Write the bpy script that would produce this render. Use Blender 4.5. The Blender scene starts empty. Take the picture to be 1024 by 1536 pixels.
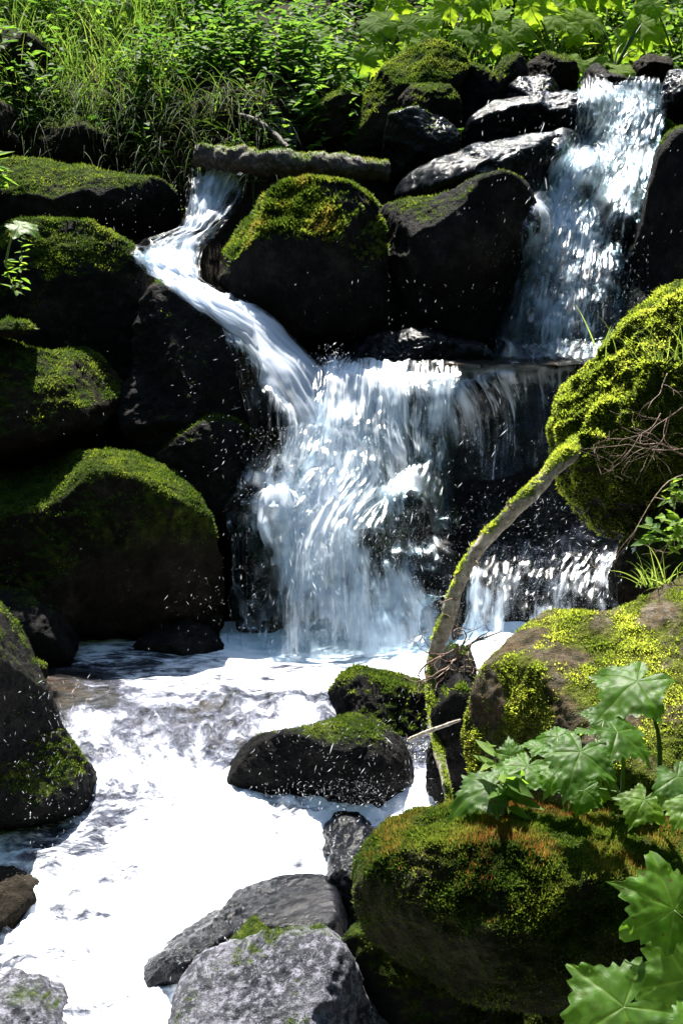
import bpy, math, random
import numpy as np
from mathutils import Vector
from mathutils.bvhtree import BVHTree
S = bpy.context.scene
R = math.radians
# ------------------------------------------------------------------ camera
PITCH = R(12.0); TV = 0.364; CAMZ = 1.9
cam = bpy.data.cameras.new('camera'); co = bpy.data.objects.new('camera', cam)
S.collection.objects.link(co); co.location = (0, 0, CAMZ); co.rotation_euler = (R(90)-PITCH, 0, 0)
cam.sensor_fit = 'VERTICAL'; cam.sensor_height = 36; cam.lens = 18/TV
cam.clip_start = 0.05; cam.clip_end = 500
S.camera = co
# ------------------------------------------------------------------ light
SUN_EL, SUN_AZ = 60.0, -12.0       # behind the scene (+Y), a little to the left
S.world = bpy.data.worlds.new('World'); S.world.use_nodes = True
wn = S.world.node_tree; sky = wn.nodes.new('ShaderNodeTexSky'); sky.sky_type = 'NISHITA'
sky.sun_disc = False; sky.sun_elevation = R(SUN_EL); sky.sun_rotation = R(SUN_AZ)
sky.ozone_density = 4.0; sky.air_density = 1.2
bg = wn.nodes['Background']; wn.links.new(sky.outputs[0], bg.inputs[0]); bg.inputs[1].default_value = 0.075
sl = bpy.data.lights.new('sun', 'SUN'); sl.energy = 5.0; sl.angle = R(0.5); sl.color = (1, .95, .86)
so = bpy.data.objects.new('sun', sl); S.collection.objects.link(so)
sd = Vector((math.sin(R(SUN_AZ))*math.cos(R(SUN_EL)), math.cos(R(SUN_AZ))*math.cos(R(SUN_EL)), math.sin(R(SUN_EL))))
so.rotation_euler = sd.to_track_quat('Z', 'Y').to_euler(); so.location = (0, 0, 20)
S.view_settings.view_transform = 'Standard'; S.view_settings.look = 'None'
S.view_settings.exposure = 2.05; S.view_settings.gamma = 1
try:
    S.cycles.use_denoising = True
    S.cycles.max_bounces = 6; S.cycles.diffuse_bounces = 3; S.cycles.glossy_bounces = 3
    S.cycles.transmission_bounces = 4; S.cycles.transparent_max_bounces = 24
    S.cycles.sample_clamp_indirect = 4; S.cycles.caustics_reflective = False; S.cycles.caustics_refractive = False
except Exception: pass

# ------------------------------------------------------------------ helpers
rng = np.random.default_rng(7)
cp, sp = math.cos(PITCH), math.sin(PITCH)
def ray(px, py):
    x = (px-512)/768*TV; y = (768-py)/768*TV
    return np.array([x, cp+y*sp, -sp+y*cp])
def at(px, py, Y):
    d = ray(px, py); return np.array([0, 0, CAMZ])+d*(Y/d[1])
_p = np.random.default_rng(3).permutation(256); PERM = np.concatenate([_p, _p, _p])
_g = np.random.default_rng(5).normal(size=(256, 3)); GR = _g/np.linalg.norm(_g, axis=1)[:, None]
def noise(P):
    Pi = np.floor(P).astype(int); f = P-Pi; Pi &= 255
    u = f*f*f*(f*(f*6-15)+10); out = 0
    for i in (0, 1):
        for j in (0, 1):
            for k in (0, 1):
                h = PERM[PERM[PERM[Pi[:, 0]+i]+Pi[:, 1]+j]+Pi[:, 2]+k]
                g = GR[h]; d = ((f-np.array([i, j, k]))*g).sum(1)
                w = (u[:, 0] if i else 1-u[:, 0])*(u[:, 1] if j else 1-u[:, 1])*(u[:, 2] if k else 1-u[:, 2])
                out = out+w*d
    return out*1.5
def fbm(P, o=4, ridge=False):
    s = 0; a = 1; t = 0
    for k in range(o):
        n = noise(P*(2**k)+k*17.3)
        if ridge: n = 1-2*np.abs(n)
        s = s+a*n; t += a; a *= .5
    return s/t
def sstep(a, b, x):
    t = np.clip((x-a)/(b-a), 0, 1); return t*t*(3-2*t)
def unit(v): return v/np.maximum(np.linalg.norm(v, axis=-1, keepdims=True), 1e-9)
def mk_mesh(name, V, F, mat=None, attrs=None, smooth=True, vec=None):
    V = np.asarray(V, dtype=np.float32); F = np.asarray(F, dtype=np.int32)
    me = bpy.data.meshes.new(name); k = F.shape[1]
    me.vertices.add(len(V)); me.vertices.foreach_set('co', V.ravel())
    me.loops.add(F.size); me.loops.foreach_set('vertex_index', F.ravel())
    me.polygons.add(len(F)); me.polygons.foreach_set('loop_start', np.arange(len(F), dtype=np.int32)*k)
    me.polygons.foreach_set('use_smooth', np.full(len(F), smooth))
    me.update(calc_edges=True)
    for n, a in (attrs or {}).items():
        at_ = me.attributes.new(n, 'FLOAT', 'POINT'); at_.data.foreach_set('value', np.asarray(a, dtype=np.float32).ravel())
    for n, a in (vec or {}).items():
        at_ = me.attributes.new(n, 'FLOAT_VECTOR', 'POINT'); at_.data.foreach_set('vector', np.asarray(a, dtype=np.float32).ravel())
    if mat: me.materials.append(mat)
    return me
def link(name, me, loc=(0, 0, 0), parent=None):
    o = bpy.data.objects.new(name, me); S.collection.objects.link(o); o.location = tuple(float(c) for c in loc)
    if parent: o.parent = parent
    return o
def tag(o, label=None, cat=None, group=None, kind=None):
    if label: o['label'] = label
    if cat: o['category'] = cat
    if group: o['group'] = group
    if kind: o['kind'] = kind
    return o
def put(name, V, F, mat, org, attrs=None, vec=None, parent=None, smooth=True):
    """mesh in world coordinates -> object whose origin is org (child: origin of the parent)"""
    org = np.asarray(org, float)
    return link(name, mk_mesh(name, np.asarray(V)-org, F, mat, attrs, smooth, vec), (0, 0, 0) if parent else org, parent)
def vnorm(V, F):
    a = V[F[:, 2]]-V[F[:, 0]]; b = V[F[:, -1]]-V[F[:, 1]]
    if F.shape[1] == 3: a = V[F[:, 1]]-V[F[:, 0]]; b = V[F[:, 2]]-V[F[:, 0]]
    n = np.cross(a, b); N = np.zeros_like(V)
    for c in range(3): N[:, c] = np.bincount(F.ravel(), np.repeat(n[:, c], F.shape[1]), len(V))
    return unit(N)
def grid(nu, nv, wrap=False):
    i = np.arange(nv-1)[:, None]*nu; 
    if wrap:
        j = np.arange(nu)[None]; a = (i+j).ravel(); b = (i+(j+1) % nu).ravel()
    else:
        j = np.arange(nu-1)[None]; a = (i+j).ravel(); b = a+1
    return np.stack([a, b, b+nu, a+nu], 1)
class Acc:
    def __init__(s): s.V = []; s.F = []; s.T = []; s.n = 0; s.A = []
    def add(s, V, F, t=0.5, a=0.0):
        V = np.asarray(V, float); s.V.append(V); s.F.append(np.asarray(F)+s.n); s.n += len(V)
        s.T.append(np.broadcast_to(np.asarray(t, float), (len(V),)).copy()); s.A.append(np.broadcast_to(np.asarray(a, float), (len(V),)).copy())
    def put(s, name, mat, org, parent=None, smooth=True):
        return put(name, np.concatenate(s.V), np.concatenate(s.F), mat, org, {'tint': np.concatenate(s.T), 'vein': np.concatenate(s.A)}, parent=parent, smooth=smooth)

# ------------------------------------------------------------------ materials
def new_mat(name):
    m = bpy.data.materials.new(name); m.use_nodes = True; nt = m.node_tree; nt.nodes.clear()
    out = nt.nodes.new('ShaderNodeOutputMaterial')
    def N(t, **kw):
        n = nt.nodes.new('ShaderNode'+t)
        for k, v in kw.items():
            if k.startswith('i_'):
                key = k[2:]; key = int(key) if key.isdigit() else key.replace('_', ' ')
                n.inputs[key].default_value = v
            else: setattr(n, k, v)
        return n
    L = nt.links.new
    return m, N, L, out
def ramp(N, pts):
    r = N('ValToRGB'); e = r.color_ramp.elements
    while len(e) < len(pts): e.new(.5)
    for el, (p, c) in zip(e, pts): el.position = p; el.color = (*c, 1) if len(c) == 3 else c
    return r
def rgb(c): return (*c, 1)
def rock_mat(name, cols, mosscol, rough=(.3, .65), lichen=None, bump=.9, scale=1.0, spec=.03):
    m, N, L, out = new_mat(name)
    geo = N('NewGeometry'); pr = N('BsdfPrincipled'); pr.inputs['Specular IOR Level'].default_value = spec; L(pr.outputs[0], out.inputs[0])
    n1 = N('TexNoise', i_Scale=3.5*scale, i_Detail=8.0, i_Roughness=.65); L(geo.outputs['Position'], n1.inputs['Vector'])
    n2 = N('TexNoise', i_Scale=26*scale, i_Detail=6.0, i_Roughness=.7); L(geo.outputs['Position'], n2.inputs['Vector'])
    n3 = N('TexNoise', i_Scale=110*scale, i_Detail=3.0, i_Roughness=.6); L(geo.outputs['Position'], n3.inputs['Vector'])
    mx = N('Math', operation='MULTIPLY_ADD'); L(n1.outputs[0], mx.inputs[0]); mx.inputs[1].default_value = .6
    m2 = N('Math', operation='MULTIPLY'); L(n2.outputs[0], m2.inputs[0]); m2.inputs[1].default_value = .4; L(m2.outputs[0], mx.inputs[2])
    cr = ramp(N, [(.36, cols[0]), (.5, cols[1]), (.64, cols[2])]); L(mx.outputs[0], cr.inputs[0])
    col = cr.outputs[0]
    if lichen:
        n4 = N('TexNoise', i_Scale=19*scale, i_Detail=7.0, i_Roughness=.8, i_Distortion=.15); L(geo.outputs['Position'], n4.inputs['Vector'])
        lr = ramp(N, [(.48, (0, 0, 0)), (.58, (1, 1, 1))]); L(n4.outputs[0], lr.inputs[0])
        mm = N('Mix', data_type='RGBA'); L(lr.outputs[0], mm.inputs[0]); L(col, mm.inputs[6]); mm.inputs[7].default_value = rgb(lichen); col = mm.outputs[2]
    # moss film
    am = N('Attribute', attribute_name='moss')
    mc = ramp(N, [(.35, mosscol[0]), (.5, mosscol[1]), (.68, mosscol[2])]); L(n2.outputs[0], mc.inputs[0])
    mb = N('Mix', data_type='RGBA'); L(am.outputs['Fac'], mb.inputs[0]); L(col, mb.inputs[6]); L(mc.outputs[0], mb.inputs[7])
    L(mb.outputs[2], pr.inputs['Base Color'])
    rr = N('MapRange', i_From_Min=.35, i_From_Max=.65, i_To_Min=rough[0], i_To_Max=rough[1]); L(n2.outputs[0], rr.inputs[0])
    rm = N('Mix', data_type='FLOAT'); L(am.outputs['Fac'], rm.inputs[0]); L(rr.outputs[0], rm.inputs[2]); rm.inputs[3].default_value = .9
    L(rm.outputs[0], pr.inputs['Roughness'])
    b1 = N('Bump', i_Strength=bump, i_Distance=.03); L(n2.outputs[0], b1.inputs['Height'])
    b2 = N('Bump', i_Strength=bump, i_Distance=.006); L(n3.outputs[0], b2.inputs['Height']); L(b1.outputs[0], b2.inputs['Normal'])
    L(b2.outputs[0], pr.inputs['Normal'])
    return m
MOSS_C = [(.008, .013, .003), (.022, .036, .006), (.07, .09, .015)]
MOSS_B = [(.03, .025, .01), (.07, .085, .015), (.16, .17, .04)]
M = {}
M['wet'] = rock_mat('wet_dark_rock', [(.004, .0045, .005), (.012, .012, .012), (.035, .032, .03)], MOSS_C, (.38, .75))
M['gloss'] = rock_mat('wet_shiny_rock', [(.002, .0025, .004), (.005, .006, .008), (.012, .012, .015)], MOSS_C, (.08, .2), spec=.12, bump=.35)
M['damp'] = rock_mat('damp_brown_rock', [(.006, .0055, .004), (.018, .015, .011), (.045, .037, .028)], MOSS_C, (.5, .85))
M['granite'] = rock_mat('grey_granite', [(.014, .015, .019), (.045, .047, .056), (.12, .12, .14)], MOSS_C, (.55, .85), lichen=(.19, .19, .23), bump=.5, scale=2.4)
M['litter'] = rock_mat('litter_rock', [(.025, .022, .014), (.08, .068, .045), (.26, .23, .19)], MOSS_B, (.6, .9), lichen=(.12, .085, .05), scale=1.7)
M['soil'] = rock_mat('dark_soil', [(.006, .005, .003), (.016, .012, .008), (.035, .028, .018)], MOSS_C, (.7, .95))
def leaf_mat(name, ramp_pts, trans=.45, gloss=.35, veins=False, glow=2.2):
    m, N, L, out = new_mat(name)
    t = N('Attribute', attribute_name='tint'); cr = ramp(N, ramp_pts); L(t.outputs['Fac'], cr.inputs[0]); col = cr.outputs[0]
    geo = N('NewGeometry'); nz = N('TexNoise', i_Scale=40.0, i_Detail=3.0); L(geo.outputs['Position'], nz.inputs['Vector'])
    hv = N('HueSaturation'); L(col, hv.inputs['Color']); sn = N('TexNoise', i_Scale=95.0, i_Detail=2.0); L(geo.outputs['Position'], sn.inputs['Vector']); ss = N('MapRange', i_From_Min=.66, i_From_Max=.72); L(sn.outputs[0], ss.inputs[0]); mr = N('MapRange', i_From_Min=.3, i_From_Max=.7, i_To_Min=.7, i_To_Max=1.3); L(nz.outputs[0], mr.inputs[0]); L(mr.outputs[0], hv.inputs['Value']); col = hv.outputs[0]
    pr = N('BsdfPrincipled'); pr.inputs['Roughness'].default_value = gloss; pr.inputs['Specular IOR Level'].default_value = .3
    if veins:
        v = N('Attribute', attribute_name='vein'); mx = N('Mix', data_type='RGBA'); L(v.outputs['Fac'], mx.inputs[0]); L(col, mx.inputs[6]); mx.inputs[7].default_value = rgb((.09, .17, .02)); col = mx.outputs[2]
        b = N('Bump', i_Strength=.35, i_Distance=.003, invert=True); L(v.outputs['Fac'], b.inputs['Height']); L(b.outputs[0], pr.inputs['Normal'])
    sx_ = N('Mix', data_type='RGBA'); L(ss.outputs[0], sx_.inputs[0]); L(col, sx_.inputs[6]); sx_.inputs[7].default_value = rgb((.07, .05, .015)); col = sx_.outputs[2]
    L(col, pr.inputs['Base Color'])
    tr = N('BsdfTranslucent'); h2 = N('HueSaturation', i_Hue=.485, i_Saturation=1.0, i_Value=glow); L(col, h2.inputs['Color']); L(h2.outputs[0], tr.inputs[0])
    ms = N('MixShader', i_Fac=trans); L(pr.outputs[0], ms.inputs[1]); L(tr.outputs[0], ms.inputs[2]); L(ms.outputs[0], out.inputs[0])
    return m
M['moss'] = leaf_mat('moss_leaves', [(0, (.012, .028, .003)), (.45, (.035, .068, .006)), (.8, (.085, .12, .012)), (1, (.15, .12, .02))], .45, .6, glow=2.3)
M['mossy_bright'] = leaf_mat('sunlit_moss_leaves', [(0, (.035, .06, .006)), (.5, (.10, .14, .012)), (1, (.20, .23, .03))], .55, .6, glow=3.6)  # moss brightened beyond its own colour to look sun-struck
M['moss_red'] = leaf_mat('rust_moss_stalks', [(0, (.08, .025, .01)), (.5, (.15, .075, .015)), (1, (.13, .13, .02))], .45, .6)
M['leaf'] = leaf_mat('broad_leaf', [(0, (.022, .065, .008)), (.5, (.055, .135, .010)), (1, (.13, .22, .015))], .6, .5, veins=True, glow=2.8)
M['leaf_lit'] = leaf_mat('backlit_broad_leaf', [(0, (.03, .08, .006)), (.5, (.09, .18, .008)), (1, (.16, .26, .012))], .72, .8, veins=True)  # yellower, brighter copy of the broad leaf; backlit look put into its colour
M['herb'] = leaf_mat('herb_leaf', [(0, (.014, .05, .006)), (.5, (.045, .11, .010)), (1, (.12, .20, .018))], .55, .7)
M['grass'] = leaf_mat('grass_blade', [(0, (.045, .035, .012)), (.35, (.025, .055, .008)), (.7, (.06, .13, .014)), (1, (.16, .22, .04))], .4, .75)
M['stem'] = leaf_mat('leaf_stem', [(0, (.05, .10, .02)), (1, (.10, .16, .04))], .2, .4)
def bark_mat(name, cols):
    m, N, L, out = new_mat(name)
    geo = N('NewGeometry'); pr = N('BsdfPrincipled'); L(pr.outputs[0], out.inputs[0])
    n = N('TexNoise', i_Scale=45.0, i_Detail=7.0, i_Roughness=.7); L(geo.outputs['Position'], n.inputs['Vector'])
    cr = ramp(N, [(.3, cols[0]), (.5, cols[1]), (.7, cols[2])]); L(n.outputs[0], cr.inputs[0])
    am = N('Attribute', attribute_name='moss'); mb = N('Mix', data_type='RGBA'); L(am.outputs['Fac'], mb.inputs[0]); L(cr.outputs[0], mb.inputs[6]); mb.inputs[7].default_value = rgb((.06, .09, .015))
    L(mb.outputs[2], pr.inputs['Base Color']); pr.inputs['Roughness'].default_value = .75
    b = N('Bump', i_Strength=.7, i_Distance=.01); L(n.outputs[0], b.inputs['Height']); L(b.outputs[0], pr.inputs['Normal'])
    return m
M['bark'] = bark_mat('dead_bark', [(.008, .006, .005), (.05, .035, .03), (.2, .15, .13)])
M['palebark'] = bark_mat('pale_dead_wood', [(.10, .08, .06), (.36, .31, .25), (.6, .55, .48)])
M['twig'] = bark_mat('thin_twig', [(.06, .035, .02), (.17, .11, .075), (.3, .22, .16)])
M['deadleaf'] = leaf_mat('dead_leaf', [(0, (.12, .05, .02)), (1, (.35, .2, .1))], .3, .6)

def water_mat(name, su, sv, thr=.5, soft=.18, trans=.3, amb=(.78, .85, .96), film=.22, bumpd=.01, dist=.35, coarse=1.0):  # amb: foam colour tinted blue to stand in for blocked skylight
    """white water: foam strands drawn out along the flow, clear glossy film between them"""
    m, N, L, out = new_mat(name)
    fl = N('Attribute', attribute_name='flow'); de = N('Attribute', attribute_name='dens')
    mp = N('Mapping'); L(fl.outputs['Vector'], mp.inputs[0]); mp.inputs['Scale'].default_value = (su, sv, 1)
    n1 = N('TexNoise', i_Scale=1.0, i_Detail=5.0, i_Roughness=.62, i_Distortion=dist); L(mp.outputs[0], n1.inputs['Vector'])
    mp2 = N('Mapping'); L(fl.outputs['Vector'], mp2.inputs[0]); mp2.inputs['Scale'].default_value = (su*.22, sv*1.1, 3); mp2.inputs['Location'].default_value = (5, 9, 2)
    n2 = N('TexNoise', i_Scale=1.0, i_Detail=3.0, i_Roughness=.6, i_Distortion=.5); L(mp2.outputs[0], n2.inputs['Vector'])
    n2b = N('MapRange', clamp=False, i_From_Min=0.0, i_From_Max=1.0, i_To_Min=.5-coarse/2, i_To_Max=.5+coarse/2); L(n2.outputs[0], n2b.inputs[0])
    ad = N('Math', operation='ADD'); L(n1.outputs[0], ad.inputs[0]); L(n2b.outputs[0], ad.inputs[1])
    a2 = N('Math', operation='ADD'); L(ad.outputs[0], a2.inputs[0]); L(de.outputs['Fac'], a2.inputs[1])      # n1+n2+dens
    mr = N('MapRange', interpolation_type='SMOOTHSTEP', i_From_Min=1+thr-soft, i_From_Max=1+thr+soft); L(a2.outputs[0], mr.inputs[0])
    bmp = N('Bump', i_Strength=.6, i_Distance=bumpd*.5); L(ad.outputs[0], bmp.inputs['Height'])
    df = N('BsdfDiffuse'); df.inputs[0].default_value = rgb(amb); L(bmp.outputs[0], df.inputs['Normal'])
    tr = N('BsdfTranslucent'); tr.inputs[0].default_value = rgb(amb)
    ms = N('MixShader', i_Fac=trans); L(df.outputs[0], ms.inputs[1]); L(tr.outputs[0], ms.inputs[2])
    gl = N('BsdfGlossy'); gl.inputs['Roughness'].default_value = .3; L(bmp.outputs[0], gl.inputs['Normal'])
    tp = N('BsdfTransparent'); tp.inputs[0].default_value = (.93, .96, .97, 1)
    fr = N('Fresnel', i_IOR=1.33); L(bmp.outputs[0], fr.inputs['Normal'])
    fm = N('Math', operation='MULTIPLY_ADD', use_clamp=True); L(fr.outputs[0], fm.inputs[0]); fm.inputs[1].default_value = film*1.6; fm.inputs[2].default_value = film*.05
    # the film itself ends where density is below zero
    ed = N('MapRange', i_From_Min=-.5, i_From_Max=-.15); L(de.outputs['Fac'], ed.inputs[0])
    fm2 = N('Math', operation='MULTIPLY'); L(fm.outputs[0], fm2.inputs[0]); L(ed.outputs[0], fm2.inputs[1])
    cl = N('MixShader'); L(fm2.outputs[0], cl.inputs[0]); L(tp.outputs[0], cl.inputs[1]); L(gl.outputs[0], cl.inputs[2])
    fin = N('MixShader'); L(mr.outputs[0], fin.inputs[0]); L(cl.outputs[0], fin.inputs[1]); L(ms.outputs[0], fin.inputs[2])
    L(fin.outputs[0], out.inputs[0])
    return m
M['fall'] = water_mat('falling_water', 46, 2.6, .42, .34, coarse=1.6)
M['chute'] = water_mat('chute_water', 38, 1.6, .18, .32, trans=.65, bumpd=.006)
M['strand'] = water_mat('bright_water_strands', 60, 1.9, .58, .24, film=.1, bumpd=.006, dist=.5, coarse=2.0, amb=(.84, .89, .96))
M['churn'] = water_mat('churning_water', 30, 3.4, .40, .40, film=.08, bumpd=.008, dist=.8, coarse=2.2)
def stream_mat():
    m, N, L, out = new_mat('stream_water')
    fl = N('Attribute', attribute_name='flow'); de = N('Attribute', attribute_name='dens')
    mp = N('Mapping'); L(fl.outputs['Vector'], mp.inputs[0]); mp.inputs['Scale'].default_value = (7, 20, 9)
    n1 = N('TexNoise', i_Scale=1.0, i_Detail=6.0, i_Roughness=.65, i_Distortion=.7); L(mp.outputs[0], n1.inputs['Vector'])
    n2 = N('TexNoise', i_Scale=4.0, i_Detail=4.0, i_Roughness=.6, i_Distortion=.8); L(mp.outputs[0], n2.inputs['Vector'])
    ad = N('Math', operation='MULTIPLY_ADD'); L(n2.outputs[0], ad.inputs[0]); ad.inputs[1].default_value = .45; L(n1.outputs[0], ad.inputs[2])
    a2 = N('Math', operation='ADD'); L(ad.outputs[0], a2.inputs[0]); L(de.outputs['Fac'], a2.inputs[1])
    mr = N('MapRange', interpolation_type='SMOOTHSTEP', i_From_Min=1.14, i_From_Max=1.46); L(a2.outputs[0], mr.inputs[0])
    bmp = N('Bump', i_Strength=1.0, i_Distance=.05); L(ad.outputs[0], bmp.inputs['Height'])
    df = N('BsdfDiffuse'); df.inputs[0].default_value = rgb((.86, .89, .95))
    wt = N('BsdfPrincipled'); wt.inputs['Roughness'].default_value = .12; wt.inputs['IOR'].default_value = 1.33; L(bmp.outputs[0], wt.inputs['Normal'])
    bed = ramp(N, [(.40, (.010, .012, .014)), (.54, (.025, .019, .012)), (.66, (.07, .04, .018))]); L(n1.outputs[0], bed.inputs[0]); ae = N('MapRange', interpolation_type='SMOOTHSTEP', i_From_Min=.98, i_From_Max=1.2); L(a2.outputs[0], ae.inputs[0]); am = N('Mix', data_type='RGBA'); L(ae.outputs[0], am.inputs[0]); L(bed.outputs[0], am.inputs[6]); am.inputs[7].default_value = rgb((.085, .095, .135)); L(am.outputs[2], wt.inputs['Base Color'])
    ms = N('MixShader'); L(mr.outputs[0], ms.inputs[0]); L(wt.outputs[0], ms.inputs[1]); L(df.outputs[0], ms.inputs[2]); L(ms.outputs[0], out.inputs[0])
    return m
M['stream'] = stream_mat()
def drop_mat():
    m, N, L, out = new_mat('water_drops')
    df = N('BsdfDiffuse'); df.inputs[0].default_value = rgb((.85, .89, .95)); tr = N('BsdfTranslucent'); tr.inputs[0].default_value = rgb((.85, .89, .95))
    ms = N('MixShader', i_Fac=.5); L(df.outputs[0], ms.inputs[1]); L(tr.outputs[0], ms.inputs[2]); tp = N('BsdfTransparent'); m2 = N('MixShader', i_Fac=.5); L(tp.outputs[0], m2.inputs[1]); L(ms.outputs[0], m2.inputs[2]); L(m2.outputs[0], out.inputs[0]); return m
M['drop'] = drop_mat()

# ------------------------------------------------------------------ terrain
PY = np.array([-60, -5, 0, 1.6, 2.4, 4.0, 4.5, 5.4, 5.9, 6.3, 6.8, 7.3, 7.9, 8.6, 9.2, 10, 12, 16, 60.])
PZ = np.array([-8, .1, .15, .1, -.3, -.25, 0, .05, .35, .95, 1.15, 1.6, 2.05, 2.35, 2.95, 3.35, 4.3, 6.2, 24.])
def terr(x, y):
    z = np.interp(y, PY, PZ)
    w = np.interp(y, [2, 4, 5.5, 8], [1.1, 1.35, 1.6, 1.7]); e = np.maximum(np.abs(x-.05)-w, 0)
    z = z+np.where(y > 8.2, .15, .55)*e/(1+.12*e)
    z = z+np.where(x < .3, 1, 0)*sstep(7.55, 8.0, y)*.42*sstep(.35, -.2, x)*(1-sstep(8.6, 9.4, y))
    P = np.stack([x, y, z], -1).reshape(-1, 3)
    return z+(fbm(P*1.1, 5)*.16).reshape(z.shape)
def axis_pts(lo, a, b, hi, fine, n):
    return np.unique(np.concatenate([np.linspace(a, b, fine), a-(np.linspace(0, 1, n)**2.2)*(a-lo), b+(np.linspace(0, 1, n)**2.2)*(hi-b)]))
tx = axis_pts(-70, -3.2, 3.2, 70, 330, 40); ty = axis_pts(-60, 1.2, 11, 70, 480, 40)
X, Y = np.meshgrid(tx, ty); Z = terr(X, Y)
TV_ = np.stack([X, Y, Z], -1).reshape(-1, 3); TF = grid(len(tx), len(ty))
TN = vnorm(TV_, TF)
tm = sstep(.0, .25, fbm(TV_*2.1, 3)+.5*(TN[:, 2]-.6))*sstep(7.6, 8.4, TV_[:, 1])*.6
tag(link('ground', mk_mesh('ground', TV_, TF, M['soil'], {'moss': tm})), kind='structure')

# ------------------------------------------------------------------ boulders
ROCKS = []   # (V, F) for water and spray to hug
def cube_sphere(n):
    t = np.tan(np.linspace(-1, 1, n)*math.pi/4); a, b = np.meshgrid(t, t); a = a.ravel(); b = b.ravel(); o = np.ones_like(a)
    Vs = [np.stack(v, 1) for v in ((o, a, b), (-o, -a, b), (-a, o, b), (a, -o, b), (-b, a, o), (b, a, -o))]
    g = grid(n, n); V = np.concatenate(Vs); F = np.concatenate([g+i*n*n for i in range(6)])
    V = unit(V); k = np.round(V*1e5).astype(np.int64); _, idx, inv = np.unique(k, axis=0, return_index=True, return_inverse=True)
    return V[idx], inv.ravel()[F]
_cs = {}
def outline_r(poly, c):
    P = np.array(poly); Q = np.roll(P, -1, 0); t = np.linspace(0, 1, 40, endpoint=False)[None, :, None]
    D = (P[:, None]*(1-t)+Q[:, None]*t).reshape(-1, 2)-c
    th = np.arctan2(D[:, 1], D[:, 0]); r = np.hypot(D[:, 0], D[:, 1]); n = 256
    b = ((th+math.pi)/(2*math.pi)*n).astype(int) % n; rr = np.zeros(n); np.maximum.at(rr, b, r)
    ok = rr > 0; xs = np.arange(n); rr = np.interp(xs, xs[ok], rr[ok], period=n)
    k = np.exp(-np.linspace(-2, 2, 9)**2); k /= k.sum(); rr = np.convolve(np.concatenate([rr[-4:], rr, rr[:4]]), k, 'valid')
    return rr
def tufts(V, F, w, n, ln, wd, seed, spread=.8, up=.35, tint=(.2, .8), clump=14):
    """n small pointed moss leaves over a surface, weighted by vertex weight w"""
    g = np.random.default_rng(seed)
    T = np.concatenate([F[:, [0, 1, 2]], F[:, [0, 2, 3]]]) if F.shape[1] == 4 else F
    A = V[T]; nrm = np.cross(A[:, 1]-A[:, 0], A[:, 2]-A[:, 0]); ar = np.linalg.norm(nrm, axis=1)
    p = ar*w[T].mean(1); 
    if p.sum() <= 0: return None
    p /= p.sum(); i = g.choice(len(T), n, p=p); a = g.random((n, 2)); s = a.sum(1) > 1; a[s] = 1-a[s]
    P = A[i, 0]+(A[i, 1]-A[i, 0])*a[:, :1]+(A[i, 2]-A[i, 0])*a[:, 1:]; N = unit(nrm[i])
    d = unit(N*.8+g.normal(size=(n, 3))*spread*.6+np.array([0, 0, up])); L = ln*g.uniform(.4, 1.3, n)*(1+.7*noise(P*clump))
    side = unit(np.cross(d, g.normal(size=(n, 3))))*(wd*g.uniform(.6, 1.3, n))[:, None]
    B = P-N*.004; VV = np.stack([B-side*.5, B+side*.5, B+d*L[:, None]*.6+side*.35, B+d*L[:, None]], 1).reshape(-1, 3)
    k = np.arange(n)*4; FF = np.concatenate([np.stack([k, k+1, k+2], 1), np.stack([k, k+2, k+3], 1)])
    t = tint[0]+(tint[1]-tint[0])*np.clip(.5+.9*noise(P*clump*.6+31)+g.normal(size=n)*.15, 0, 1)
    return VV, FF, np.repeat(t, 4)
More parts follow.
